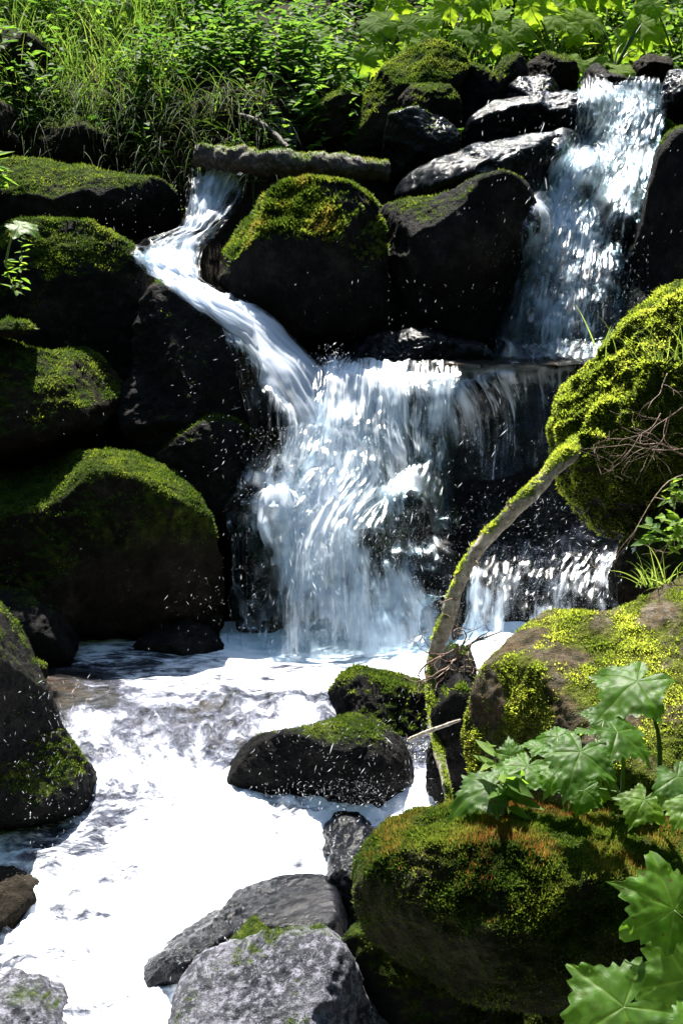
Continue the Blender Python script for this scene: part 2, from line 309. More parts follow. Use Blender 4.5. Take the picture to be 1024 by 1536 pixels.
def boulder(label, poly, Y, df=.4, db=.5, mat='wet', n=56, seed=0, p=3.3, lean=-.1, rough=.06, moss=None, tuft=0, tl=.014, tw=.006,
            name='boulder', cat='boulder', facets=16, tint=(.1, .8), mm='moss', mosslabel=None, group=None, center=None, mfun=None):
    W = np.array([at(a, b, Y)[[0, 2]] for a, b in poly]); c = W.mean(0) if center is None else at(center[0], center[1], Y)[[0, 2]]
    rr = outline_r(W, c); size = rr.mean()
    if n not in _cs: _cs[n] = cube_sphere(n)
    D, F = _cs[n]; D = D.copy(); g = np.random.default_rng(seed+100)
    th = np.arctan2(D[:, 2], D[:, 0]); q = (th+math.pi)/(2*math.pi)*256-.5
    r = np.interp(q, np.arange(256), rr, period=256); rho = np.hypot(D[:, 0], D[:, 2]); eta = np.abs(D[:, 1])
    s = 1/(rho**p+eta**p)**(1/p)
    # chisel planes -> angular faces, kept off the silhouette
    for k in range(facets):
        nn = g.normal(size=3); nn[1] = -abs(nn[1])-.55 if k % 3 else abs(nn[1])+.4; nn = nn/np.linalg.norm(nn); h = g.uniform(.64, .95)
        dt = (D*s[:, None])@nn; s = np.where(dt > h, s*(h+(dt-h)*.08)/np.maximum(dt, 1e-6), s)
    V = np.zeros_like(D)
    V[:, 0] = c[0]+np.cos(th)*r*rho*s; V[:, 2] = c[1]+np.sin(th)*r*rho*s
    V[:, 1] = Y+np.where(D[:, 1] < 0, D[:, 1]*df, D[:, 1]*db)*s
    V[:, 1] += lean*(V[:, 2]-c[1])
    Nn = vnorm(V, F); o = seed*7.7
    f = 1.3/size
    d = fbm(V*f+o, 3)*rough*size*1.3+fbm(V*f*3+o, 5, True)*rough*size*.8+fbm(V*f*12+o, 4)*rough*size*.3+fbm(V*22+o, 4, True)*.008
    V += Nn*d[:, None]
    Nn = vnorm(V, F)
    mz = np.zeros(len(V))
    if moss is not None:
        mz = sstep(moss-.15, moss+.2, Nn[:, 2]+fbm(V*5+o+3, 4)*.75)
    if mfun is not None: mz = np.clip(mfun(V, Nn, mz), 0, 1)
    org = np.array([c[0], Y, V[:, 2].min()])
    ob = put(name, V, F, M[mat], org, {'moss': mz}); tag(ob, label, cat, group)
    ROCKS.append((V, F))
    if tuft:
        # only where the moss could be seen from around the photograph's side
        w = mz*(Nn[:, 1] < .55)*(V[:, 2] > -.1)
        t = tufts(V, F, w**1.5, tuft, tl, tw, seed, tint=tint)
        if t:
            mo = put('moss', t[0], t[1], M[mm], org, {'tint': t[2]}, parent=ob); tag(mo, mosslabel, kind='stuff')
    return ob, V, F, mz
def B(*a, **k): return boulder(*a, **k)

# back row -----------------------------------------------------------------
B('dim boulder at the far left under the overhanging grass', [(20, 250), (35, 195), (75, 172), (120, 178), (165, 205), (185, 245), (150, 270), (60, 275)], 7.75, .3, .4, 'damp', 40, 1, moss=.7, tuft=2500)
B('small dark boulder at the left photo edge above the flat slab', [(-50, 250), (-45, 170), (-5, 148), (20, 165), (34, 210), (25, 250)], 7.6, .3, .4, 'damp', 36, 2, moss=.8, tuft=1500)
B('dark squared block with flat top under the far left grass', [(-70, 150), (-60, 60), (0, 48), (50, 55), (72, 75), (70, 130), (40, 150)], 8.2, .4, .5, 'damp', 40, 3, moss=.75, tuft=2500, p=4)
B('long flat dark slab left of the upper chute', [(-80, 360), (-80, 262), (20, 240), (90, 241), (150, 247), (215, 256), (262, 262), (284, 285), (281, 325), (268, 352), (190, 372)], 6.95, .35, .5, 'wet', 72, 4, p=3.6, moss=.5, tuft=9000, lean=.05, center=(100, 310), rough=.035)
B('dark leaning rock left of the tall mossy slab', [(436, 235), (445, 205), (462, 168), (490, 138), (520, 130), (548, 140), (545, 190), (530, 240)], 8.0, .3, .4, 'damp', 40, 5, moss=.45, tuft=4500)
B('tall mossy slab leaning right against the bank', [(514, 245), (520, 205), (545, 150), (578, 100), (612, 74), (645, 58), (690, 72), (722, 92), (715, 130), (690, 180), (660, 235), (600, 265)], 7.9, .35, .4, 'damp', 64, 6, moss=.30, tuft=16000, lean=.1, rough=.035)
B('upper pointed boulder stacked on the wet shouldered one', [(598, 185), (600, 150), (618, 128), (645, 121), (672, 132), (688, 158), (690, 190), (650, 200)], 7.62, .22, .3, 'damp', 44, 7, moss=.62, tuft=2500)
B('wet shouldered boulder above the right end of the fallen log', [(575, 285), (577, 215), (586, 172), (625, 165), (672, 172), (692, 190), (688, 230), (672, 285)], 7.45, .28, .3, 'gloss', 48, 8, p=3.2, moss=.85, tuft=1200)
B('dark twin-peaked boulder right of the tall mossy slab', [(680, 190), (682, 130), (700, 98), (722, 106), (735, 118), (755, 90), (778, 82), (790, 100), (795, 150), (770, 200)], 8.0, .3, .35, 'wet', 52, 9, moss=.68, tuft=2500)
B('brown rounded boulder on the skyline left of the right waterfall', [(785, 135), (792, 95), (820, 78), (850, 84), (866, 105), (868, 132), (830, 145)], 8.15, .25, .3, 'damp', 44, 10, moss=.85, tuft=900)
B('low flat dark rock in front of the brown rounded boulder', [(735, 200), (745, 145), (775, 120), (812, 114), (835, 130), (845, 165), (820, 205)], 7.85, .3, .3, 'gloss', 44, 11, moss=.95)
B('broad black ledge left of the right waterfall lip', [(690, 235), (700, 185), (740, 155), (800, 142), (880, 138), (915, 150), (910, 200), (840, 230)], 7.65, .35, .5, 'gloss', 56, 12, p=3)
B('small black rock poking up left of the waterfall lip', [(875, 140), (880, 108), (893, 96), (912, 110), (938, 120), (946, 138), (915, 150)], 8.15, .2, .3, 'wet', 32, 13)
B('grey wet rock right of the waterfall lip', [(978, 165), (985, 125), (1000, 105), (1040, 98), (1100, 110), (1110, 180), (1040, 190)], 7.7, .3, .4, 'gloss', 48, 14)
B('small dark stone behind the right waterfall under the leaves', [(948, 120), (952, 92), (975, 82), (1000, 90), (1005, 118)], 8.4, .2, .3, 'damp', 28, 41)
B('dark stepped rock the right waterfall runs down', [(700, 600), (735, 480), (770, 350), (800, 270), (835, 215), (868, 150), (930, 140), (1005, 145), (1010, 260), (985, 400), (960, 600)], 7.35, .35, .5, 'wet', 72, 15, p=3, lean=.55, rough=.07, center=(870, 380))
B('black rock tip poking through the right waterfall', [(898, 380), (903, 320), (915, 296), (935, 288), (952, 300), (955, 340), (945, 385)], 6.9, .15, .3, 'wet', 36, 16)
B('small black rock splitting the upper right waterfall', [(858, 300), (862, 262), (876, 246), (892, 258), (896, 300), (880, 330)], 7.05, .12, .3, 'wet', 28, 17)
B('tall dark slab at the right photo edge beside the waterfall', [(1120, 560), (920, 560), (918, 480), (940, 390), (968, 290), (988, 225), (1012, 196), (1060, 190), (1130, 240)], 6.55, .35, .5, 'wet', 64, 18, p=3, moss=.78, tuft=3000, rough=.03, center=(1020, 420))
B('glossy wet slab catching blue sky above the big black boulder', [(590, 300), (606, 262), (650, 238), (690, 226), (722, 214), (790, 206), (846, 200), (838, 232), (815, 262), (790, 300), (690, 320)], 7.05, .45, .5, 'gloss', 64, 19, lean=.6, rough=.05, p=2.3)
B('big black boulder in the centre between the two falls', [(560, 560), (572, 400), (566, 300), (590, 278), (640, 266), (700, 256), (748, 254), (785, 282), (802, 330), (790, 420), (770, 500), (745, 560)], 6.75, .4, .5, 'wet', 80, 20, p=3.2, moss=.72, tuft=4000, center=(670, 410), rough=.035)
_b = B('rounded boulder crowned with bright green moss in the centre', [(292, 420), (298, 375), (318, 345), (350, 312), (385, 292), (430, 278), (480, 274), (525, 280), (558, 302), (572, 345), (578, 400), (596, 470), (570, 540), (480, 560), (400, 500), (330, 455)], 6.5, .42, .45, 'wet', 84, 21, p=2.5, moss=.5, tuft=42000, tl=.022, tw=.010, center=(450, 410), tint=(.15, .95), rough=.035,
  mfun=lambda V, N, m: m*sstep(1.62, 1.78, V[:, 2]+.08*fbm(V*6, 3))*sstep(.45, .2, V[:, 0]))
B('jagged wet rock at the foot of the central boulders', [(470, 600), (480, 545), (505, 520), (560, 505), (640, 500), (720, 520), (760, 560), (700, 610)], 6.35, .25, .3, 'gloss', 52, 22, rough=.08)
# left group ------------------------------------------------------------------
B('large dark rock with mossy top beside the upper chute', [(-90, 620), (-90, 345), (-20, 335), (60, 332), (135, 334), (172, 350), (200, 375), (222, 412), (240, 470), (235, 600), (100, 650)], 6.3, .35, .5, 'wet', 84, 23, p=3.3, moss=.42, tuft=16000, center=(70, 480), rough=.035, lean=.12)
B('steep black rock under the sunlit chute', [(170, 640), (200, 470), (232, 428), (275, 448), (322, 452), (352, 478), (380, 530), (408, 590), (415, 650), (400, 720), (330, 780), (200, 780)], 5.98, .35, .5, 'wet', 84, 24, p=2.8, moss=.85, tuft=1800, center=(300, 610), rough=.05, lean=.1)
B('low dark rock with a mossy rim behind the splashing fall', [(225, 780), (240, 680), (280, 640), (320, 622), (352, 632), (384, 660), (392, 690), (380, 730), (350, 790)], 5.75, .25, .4, 'wet', 48, 25, moss=.68, tuft=2600)
B('blocky mossy-edged boulder at the left above the rounded one', [(-80, 730), (-80, 500), (-30, 482), (20, 484), (60, 496), (108, 510), (146, 514), (166, 535), (178, 575), (187, 596), (165, 622), (140, 680), (80, 740)], 5.85, .4, .45, 'damp', 72, 26, p=3.2, moss=.52, tuft=12000, center=(50, 610), rough=.035)
B('tiny mossy stone at the left edge on the blocky boulder', [(-30, 500), (-20, 484), (10, 479), (40, 484), (50, 496), (10, 505)], 5.7, .12, .15, 'damp', 24, 42, moss=.3, tuft=900)
B('large rounded boulder with mossy top left of the pool', [(-90, 960), (-90, 740), (-40, 702), (20, 692), (80, 686), (140, 684), (200, 694), (262, 718), (305, 745), (338, 785), (352, 830), (354, 880), (335, 930), (280, 985), (100, 1010)], 5.5, .42, .5, 'damp', 100, 27, p=2.9, moss=.38, tuft=30000, tl=.012, center=(130, 840), rough=.035,
  mfun=lambda V, N, m: np.maximum(m, .85*sstep(.05, .4, N[:, 0]+.5*fbm(V*9, 3))*sstep(.6, .75, V[:, 2])))
B('low black boulder in shadow at the left pool edge', [(-80, 1010), (-80, 905), (-20, 890), (40, 895), (80, 920), (110, 980), (90, 1015)], 5.1, .2, .3, 'wet', 44, 28, moss=.9, tuft=900)
B('low wet rock ridge at the back of the pool', [(190, 1010), (205, 965), (240, 948), (290, 938), (330, 945), (350, 965), (372, 1005)], 5.3, .15, .3, 'wet', 40, 29)
B('tiny stone on the tip of the left foreground rock', [(36, 1020), (44, 998), (56, 994), (66, 1004), (66, 1022)], 4.62, .06, .08, 'damp', 20, 43, moss=.6, tuft=300)
B('dark sloping foreground rock at the left edge with a mossy ridge', [(-150, 1330), (-150, 900), (-60, 860), (-10, 915), (18, 958), (50, 1012), (85, 1062), (118, 1108), (148, 1160), (162, 1205), (158, 1235), (120, 1270), (40, 1310)], 4.15, .35, .4, 'wet', 88, 30, p=2.4, moss=.62, tuft=16000, tl=.010, tw=.005, center=(0, 1130), lean=-.2, rough=.035)
# middle ledge and stones in the fall --------------------------------------------------
B('wide dark rock ledge under the middle waterfall', [(400, 1010), (410, 800), (430, 640), (455, 572), (520, 560), (600, 558), (700, 556), (800, 553), (885, 552), (950, 560), (1010, 640), (1020, 900), (960, 1010)], 6.2, .35, .6, 'wet', 96, 31, p=5, center=(710, 780), rough=.035, lean=.18, facets=5, name='rock_ledge', cat='rock ledge')
B('dark rounded rock behind the veil of the middle fall', [(535, 880), (545, 790), (570, 745), (610, 728), (645, 742), (665, 790), (670, 880)], 5.72, .2, .3, 'wet', 44, 32)
B('small black stone in the foam left of the middle fall', [(398, 745), (402, 705), (420, 692), (440, 700), (444, 745)], 5.62, .1, .2, 'wet', 28, 33)
B('dark pillar of rock at the left side of the middle fall', [(345, 1000), (350, 820), (372, 775), (405, 775), (425, 830), (430, 1000)], 5.55, .15, .3, 'wet', 44, 34)
B('small brown rock at the right base of the middle fall', [(605, 985), (610, 930), (630, 905), (660, 900), (690, 930), (700, 985)], 5.42, .12, .2, 'damp', 32, 35)
# pool front -----------------------------------------------------------------
B('dark boulder with fuzzy moss behind the rounded pool boulder', [(470, 1160), (488, 1052), (510, 1026), (545, 1013), (590, 1014), (628, 1030), (655, 1062), (675, 1120), (680, 1210), (560, 1230)], 4.62, .3, .25, 'wet', 56, 36, moss=.6, tuft=5000)
B('rounded dark boulder with a lit mossy rim in the middle of the pool', [(335, 1230), (342, 1160), (362, 1128), (392, 1097), (430, 1078), (480, 1070), (535, 1070), (575, 1086), (602, 1112), (614, 1140), (622, 1200), (640, 1240)], 4.2, .22, .15, 'wet', 80, 37, p=2.7, facets=6, moss=.9, tuft=5000, tl=.010, tw=.005, center=(485, 1160), lean=-.3, rough=.025)
B('dark upright rock behind the pale branch foot', [(640, 1210), (636, 1090), (648, 1010), (675, 975), (705, 985), (715, 1060), (712, 1210)], 4.55, .2, .25, 'wet', 44, 38, moss=.95, tuft=600)
B('dark hollow-sided rock under the foot of the leaning branch', [(640, 1230), (640, 1120), (652, 1060), (690, 1020), (730, 1040), (750, 1120), (740, 1250)], 4.05, .12, .2, 'wet', 44, 55, moss=.95, tuft=600)
B('small wet rock awash in the white water', [(482, 1275), (484, 1246), (505, 1232), (535, 1236), (560, 1256), (556, 1290)], 3.85, .14, .15, 'gloss', 28, 39)
B('small brown rock at the left edge of the lower stream', [(-70, 1430), (-70, 1325), (-20, 1306), (22, 1316), (48, 1335), (62, 1365), (66, 1398), (20, 1420)], 3.65, .2, .25, 'damp', 44, 40, rough=.03)
B('bleached rock at the bottom left corner under the foam', [(-60, 1620), (-50, 1530), (0, 1508), (50, 1505), (90, 1522), (130, 1620)], 3.12, .2, .3, 'granite', 44, 44, moss=1.1)
B('long low dark wet rock lying behind the grey boulder', [(200, 1490), (212, 1462), (262, 1428), (320, 1402), (380, 1376), (450, 1358), (505, 1350), (520, 1400), (420, 1440), (330, 1480), (260, 1500)], 3.35, .12, .3, 'gloss', 60, 45, p=3.0, facets=6, lean=-.35, rough=.045, center=(360, 1430))
B('knobbly dark wet rock between stream and mossy foreground boulder', [(478, 1420), (486, 1350), (500, 1305), (530, 1285), (575, 1262), (620, 1250), (640, 1320), (620, 1420)], 3.5, .12, .3, 'gloss', 48, 46, p=4, lean=-.4, rough=.07)
B('small mossy stone behind the grey boulder', [(330, 1480), (336, 1430), (352, 1405), (380, 1396), (404, 1406), (412, 1450)], 3.15, .12, .15, 'damp', 32, 47, moss=.35, tuft=2500, tl=.008, tw=.004)
B('pale grey lichen-covered boulder in the foreground', [(235, 1700), (252, 1560), (262, 1505), (290, 1468), (335, 1432), (390, 1404), (440, 1394), (495, 1392), (535, 1402), (560, 1440), (590, 1500), (660, 1580), (700, 1700)], 2.85, .35, .35, 'granite', 90, 48, p=2.3, moss=.95, tuft=2500, tl=.008, tw=.004, center=(430, 1560), rough=.025)
B('dark rock with sparse moss under the mossy foreground boulder', [(480, 1640), (505, 1420), (525, 1378), (580, 1370), (660, 1380), (760, 1420), (830, 1500), (900, 1640)], 2.95, .25, .3, 'wet', 60, 49, moss=.35, tuft=9000, tl=.008, tw=.004, center=(660, 1520))
B('deep shadowed boulder at the lower right corner', [(700, 1680), (720, 1440), (820, 1400), (960, 1400), (1120, 1420), (1120, 1680)], 3.25, .3, .3, 'wet', 44, 50, moss=.7, tuft=2000)
B('big foreground boulder thick with moss and rust-coloured stalks', [(530, 1320), (545, 1290), (580, 1262), (625, 1240), (690, 1228), (780, 1224), (870, 1230), (940, 1244), (1010, 1250), (1130, 1250), (1150, 1380), (1080, 1425), (960, 1445), (800, 1462), (700, 1450), (610, 1408), (552, 1372)], 2.8, .26, .14, 'damp', 110, 51, p=3.4, facets=5, lean=-.05, moss=.0, tuft=120000, tl=.010, tw=.0045, center=(800, 1330), rough=.04, tint=(.0, .7),
  mfun=lambda V, N, m: .25+.75*sstep(-.15, .35, fbm(V*7, 4)+.7*N[:, 2]-.1))
_rs = B('sloping sunlit boulder patched with moss and leaf litter', [(684, 1170), (692, 1110), (702, 1060), (704, 1028), (728, 998), (765, 972), (790, 962), (850, 944), (910, 922), (965, 905), (1040, 880), (1140, 855), (1160, 1240), (900, 1260), (720, 1240)], 3.45, .5, .18, 'litter', 110, 52, p=2.3, moss=.6, tuft=120000, tl=.009, tw=.0045, tint=(-.1, .9), center=(930, 1080), lean=.65, rough=.03, mm='mossy_bright',
  mfun=lambda V, N, m: sstep(-.12, .16, fbm(V*8+5, 5)+.13))
_md = B('steep mossy hummock at the right edge above the branch', [(1150, 400), (1060, 418), (1010, 440), (960, 470), (915, 515), (875, 560), (845, 600), (830, 645), (836, 700), (852, 745), (885, 775), (905, 800), (940, 800), (985, 850), (1060, 880), (1150, 880)], 4.6, .38, .3, 'damp', 110, 53, p=2.3, moss=-.6, tuft=110000, tl=.012, tw=.006, center=(1000, 640), rough=.09, mm='mossy_bright', tint=(.1, .8), name='mossy_hummock', cat='mossy hummock')
B('dark mossy rock under the hummock at the right edge', [(925, 900), (935, 820), (965, 795), (1040, 790), (1140, 800), (1140, 930), (1000, 940)], 4.3, .25, .3, 'damp', 48, 54, moss=.5, tuft=5000)
# rust stalks of the foreground boulder
fb = [o for o in S.objects if o.get('label', '').startswith('big foreground boulder')][0]
fV, fF = [r for r in ROCKS if len(r[0]) == len(fb.data.vertices) and abs(r[0][:, 1].mean()-2.8) < .12][0]
fn = vnorm(fV, fF); xw = np.exp(-((fV[:, 0]-at(770, 1210, 2.8)[0])/.36)**2)
t = tufts(fV, fF, sstep(.6, .95, fn[:, 2])*xw*sstep(-.1, .4, noise(fV*8)+.1), 11000, .018, .0013, 99, spread=.45, up=.8, tint=(.1, 1.2))
put('moss_stalks', t[0], t[1], M['moss_red'], np.array(fb.location), {'tint': t[2]}, parent=fb)['kind'] = 'stuff'

# ------------------------------------------------------------------ hug tree
AV = []; AF = []; n0 = 0
for V, F in ROCKS+[(TV_, TF)]:
    AV.append(V); AF.append(np.concatenate([F[:, [0, 1, 2]], F[:, [0, 2, 3]]])+n0); n0 += len(V)
AV = np.concatenate(AV); AF = np.concatenate(AF)
bvh = BVHTree.FromPolygons(AV.tolist(), AF.tolist())
def hug(P, back=.35, off=.015, reach=.0):
    """slide a point along the line of sight so that it lies on, never in, the rock"""
    o = np.array([0, 0, CAMZ]); d = P-o; L = np.linalg.norm(d); d = d/L
    st = P-d*back; h = bvh.ray_cast(Vector(st), Vector(d), back+reach)
    if h[0] is None: return P
    return np.array(h[0])-d*off

# ------------------------------------------------------------------ water
def crow(C, m):
    """resample control rows (k,c) to m rows, catmull-rom"""
    C = np.asarray(C, float); k = len(C); t = np.linspace(0, k-1, m); i = np.minimum(t.astype(int), k-2); f = (t-i).reshape((-1,)+(1,)*(C.ndim-1))
    p0 = C[np.maximum(i-1, 0)]; p1 = C[i]; p2 = C[i+1]; p3 = C[np.minimum(i+2, k-1)]
    return .5*((2*p1)+(-p0+p2)*f+(2*p0-5*p1+4*p2-p3)*f*f+(-p0+3*p1-3*p2+p3)*f**3)
def sheet(acc, rows, nu, nv, seed, amp=.02, shift=0.0, hugit=True, reach=.15, edge=.08, back=.3, smooth=4):
    """rows: each a list of (px,py,Y,density)"""
    C = np.array([[[*at(a, b, y), d] for a, b, y, d in r] for r in rows])
    G = crow(np.swapaxes(crow(C, nv), 0, 1), nu).swapaxes(0, 1)
    P = G[..., :3].reshape(-1, 3); dn = G[..., 3].reshape(-1)
    if hugit:
        P = np.array([hug(p, back, .012, reach) for p in P]).reshape(nv, nu, 3)
        for _ in range(smooth):     # flowing water bridges small hollows
            Q = P.copy(); Q[1:-1] = (P[:-2]+2*P[1:-1]+P[2:])/4; P = Q; Q = P.copy(); Q[:, 1:-1] = (P[:, :-2]+2*P[:, 1:-1]+P[:, 2:])/4; P = Q
        P = P.reshape(-1, 3)
    PG = P.reshape(nv, nu, 3)
    v = np.concatenate([[0], np.cumsum(np.linalg.norm(np.diff(PG[:, nu//2], axis=0), axis=1))])
    wv = np.linalg.norm(np.diff(PG, axis=1), axis=2).sum(1).mean(); u = np.linspace(0, wv, nu)
    U, Vv = np.meshgrid(u, v); FL = np.stack([U+seed*3.1, Vv+seed*1.7, np.full_like(U, seed*.37)], -1).reshape(-1, 3)
    F = grid(nu, nv); Nn = vnorm(P, F); Nn *= np.where((Nn[:, 1] > 0), -1, 1)[:, None]
    q = np.stack([FL[:, 0]*16, FL[:, 1]*2.2, FL[:, 2]], 1)
    P = P+Nn*((np.abs(fbm(q, 4))*amp*1.7+shift)[:, None])+Nn*(fbm(P*6+seed, 3)*amp*1.0)[:, None]
    uu = np.tile(np.linspace(0, 1, nu), nv); e = np.minimum(sstep(0, edge, uu), sstep(0, edge, 1-uu))
    vv = np.repeat(np.linspace(0, 1, nv), nu); e = np.minimum(e, sstep(0, .04, vv))
    dn = dn-(1-e)*.7+.12*fbm(P*5+seed, 2)
    acc.append((P, F, FL, dn))
def put_water(name, acc, mat, label=None):
    n = 0; V = []; Fs = []; FL = []; D = []
    for P, F, fl, d in acc: V.append(P); Fs.append(F+n); n += len(P); FL.append(fl); D.append(d)
    V = np.concatenate(V); o = put(name, V, np.concatenate(Fs), mat, (0, 0, 0), {'dens': np.concatenate(D)}, {'flow': np.concatenate(FL)})
    return tag(o, label, kind='structure')
W = []
# upper left inflow and chute
chute = [[(395, 262, 7.05, .0), (335, 258, 7.05, .25), (278, 262, 7.0, .1)],
         [(372, 300, 6.92, -.05), (318, 302, 6.9, .3), (276, 300, 6.88, .15)],
         [(335, 345, 6.72, .1), (300, 345, 6.7, .35), (268, 348, 6.7, .2)],
         [(305, 378, 6.55, .25), (255, 382, 6.52, .4), (195, 386, 6.5, .2)],
         [(300, 425, 6.35, .5), (262, 415, 6.32, .55), (205, 400, 6.3, .35)],
         [(352, 452, 6.25, .6), (318, 455, 6.18, .65), (285, 460, 6.12, .35)],
         [(410, 484, 6.12, .6), (376, 500, 6.02, .6), (335, 500, 5.95, .15)],
         [(455, 530, 6.02, .6), (425, 550, 5.9, .55), (372, 550, 5.82, .0)],
         [(492, 572, 5.95, .5), (462, 605, 5.82, .45), (405, 620, 5.72, -.1)],
         [(515, 640, 5.82, .3), (485, 665, 5.72, .2), (425, 690, 5.62, -.25)]]
for k in range(2): sheet(W, chute[3:], 60, 120, k+1, .018, k*.02, edge=.22)
put_water('chute', W, M['chute'])
W = []
for k in range(2): sheet(W, chute[:5], 50, 90, k+31, .04, k*.03, edge=.2)
put_water('upper_chute', W, M['churn'])
W = []
# middle fall
mid = [[(470, 556, 6.1, 0.58), (520, 556, 6.1, 0.68), (570, 553, 6.12, 0.58), (620, 550, 6.14, 0.43), (690, 549, 6.14, 0.23)],
       [(472, 590, 5.9, 0.58), (515, 590, 5.9, 0.68), (565, 585, 5.95, 0.58), (618, 582, 5.98, 0.38), (690, 580, 6.0, 0.23)],
       [(455, 650, 5.75, 0.53), (510, 655, 5.75, 0.58), (560, 650, 5.8, 0.48), (612, 650, 5.85, 0.33), (680, 650, 5.9, 0.18)],
       [(430, 720, 5.6, 0.43), (500, 725, 5.6, 0.53), (560, 725, 5.65, 0.38), (615, 725, 5.75, 0.18), (680, 730, 5.8, 0.03)],
       [(420, 790, 5.5, 0.13), (490, 800, 5.45, 0.43), (560, 800, 5.5, 0.13), (620, 800, 5.6, 0.03), (690, 800, 5.7, -0.17)]]
for k in range(2): sheet(W, mid, 100, 100, k+3, .022, k*.045-.01)
WC = []
churn = [[(395, 668, 5.62, .0), (440, 640, 5.6, .1), (500, 630, 5.6, .15), (560, 645, 5.65, .0), (640, 690, 5.75, -.35)],
       [(350, 740, 5.52, .25), (420, 725, 5.5, .45), (495, 725, 5.48, .5), (570, 735, 5.55, .05), (670, 750, 5.7, -.3)],
       [(340, 775, 5.45, .2), (425, 790, 5.4, .35), (490, 800, 5.38, .55), (570, 800, 5.48, -.05), (680, 800, 5.6, -.1)],
       [(350, 850, 5.38, -.35), (430, 865, 5.32, .15), (500, 865, 5.3, .5), (580, 865, 5.38, .15), (700, 855, 5.45, .25)],
       [(350, 920, 5.32, -.3), (430, 925, 5.26, .15), (505, 925, 5.22, .45), (590, 920, 5.3, .35), (715, 915, 5.36, .35)],
       [(345, 990, 5.28, -.05), (430, 992, 5.2, .3), (515, 992, 5.15, .45), (600, 992, 5.2, .3), (730, 990, 5.28, .35)]]
for k in range(2): sheet(WC, churn, 120, 120, k+43, .03, k*.06-.01, smooth=12, edge=.2, back=.07)
WS = []
strand = [mid[0], mid[1], mid[2], [(r[0], r[1], r[2]-.04, r[3]-.05) for r in mid[3]], [(412, 790, 5.4, .05), (462, 795, 5.36, .4), (510, 800, 5.35, .45), (565, 800, 5.42, .0), (640, 800, 5.55, -.15)], [(398, 870, 5.33, .0), (455, 870, 5.28, .3), (510, 870, 5.26, .4), (575, 870, 5.33, .1), (655, 860, 5.42, .1)], [(390, 985, 5.22, .05), (455, 985, 5.16, .2), (515, 985, 5.12, .25), (590, 985, 5.18, .1), (680, 985, 5.26, .1)]]
for k in range(2): sheet(WS, strand, 150, 160, k+63, .03, .03+k*.04, smooth=70, edge=.2, back=.1)
fringe = [[(332, 488, 5.95, 0.47), (372, 530, 5.88, 0.52), (405, 580, 5.8, 0.52), (440, 620, 5.75, 0.52)],
          [(342, 520, 5.85, 0.17), (385, 570, 5.78, 0.22), (418, 620, 5.7, 0.27), (450, 660, 5.65, 0.37)],
          [(352, 570, 5.8, -0.03), (392, 625, 5.72, 0.07), (425, 665, 5.65, 0.17), (455, 690, 5.6, 0.27)],
          [(360, 610, 5.78, -0.18), (396, 665, 5.7, -0.03), (428, 700, 5.62, 0.07), (455, 720, 5.58, 0.17)]]
sheet(W, fringe, 70, 60, 47, .015, .02)
# thin film over the ledge
film = [[(600, 547, 6.15, .5), (700, 546, 6.15, .5), (800, 544, 6.15, .5), (900, 546, 6.15, .4)],
        [(600, 556, 6.08, .6), (700, 555, 6.08, .55), (800, 553, 6.08, .5), (900, 556, 6.08, .4)],
        [(600, 568, 6.03, .5), (700, 566, 6.03, .32), (800, 563, 6.03, .25), (900, 566, 6.03, .2)],
        [(620, 620, 5.98, .35), (730, 620, 5.98, .24), (810, 620, 5.98, .18), (885, 620, 5.98, .1)],
        [(640, 700, 5.92, .15), (730, 720, 5.92, .05), (810, 700, 5.92, -.1), (885, 700, 5.92, -.4)]]
sheet(W, film, 90, 60, 11, .010, 0, smooth=24)
# side stream left with foam
side = [[(338, 770, 5.5, -.1), (375, 762, 5.46, .1), (430, 760, 5.42, .2)], [(340, 830, 5.42, -.1), (380, 830, 5.4, .0), (435, 830, 5.35, .1)], [(342, 900, 5.36, -.15), (382, 900, 5.32, -.02), (435, 900, 5.3, .1)], [(344, 978, 5.3, -.1), (384, 980, 5.26, .0), (435, 982, 5.24, .1)]]
sheet(W, side, 50, 70, 13, .02, .01, smooth=10)
# veil behind the branch
veil = [[(700, 740, 5.85, -.35), (800, 740, 5.85, -.35), (900, 740, 5.85, -.35), (990, 740, 5.8, -.35)], [(700, 830, 5.7, -.3), (800, 830, 5.7, -.25), (900, 830, 5.7, -.25), (990, 820, 5.7, -.3)],
        [(690, 885, 5.5, .12), (780, 895, 5.5, .0), (880, 890, 5.5, -.02), (990, 870, 5.5, -.1)], [(690, 990, 5.3, .3), (780, 990, 5.3, .2), (880, 980, 5.3, .12), (990, 960, 5.3, .0)]]
for k in range(2): sheet(WC, veil, 90, 60, 15+k*40, .04, k*.05, smooth=16, back=.1)
put_water('waterfall', W, M['fall'])
put_water('churning_water', WC, M['churn'])
put_water('water_strands', WS, M['strand'])
W = []
rf = [[(862, 138, 7.65, .15), (905, 134, 7.65, .35), (950, 126, 7.65, .4), (1002, 128, 7.65, .1)],
      [(860, 180, 7.5, .1), (900, 178, 7.48, .25), (945, 175, 7.48, .4), (998, 178, 7.5, .1)],
      [(840, 215, 7.3, .3), (885, 220, 7.28, .3), (930, 230, 7.25, .2), (985, 232, 7.3, .0)],
      [(812, 270, 7.1, .35), (865, 275, 7.05, .35), (920, 285, 7.05, .1), (972, 290, 7.1, -.1)],
      [(782, 330, 6.85, .3), (845, 335, 6.85, .4), (900, 345, 6.85, .05), (960, 350, 6.9, -.1)],
      [(775, 400, 6.7, .1), (830, 405, 6.65, .2), (890, 410, 6.65, .1), (950, 410, 6.7, -.1)],
      [(755, 470, 6.55, -.05), (815, 475, 6.5, .1), (880, 475, 6.5, .1), (940, 470, 6.55, -.1)],
      [(730, 545, 6.42, -.1), (800, 548, 6.38, .1), (870, 548, 6.38, .1), (935, 545, 6.42, .0)]]
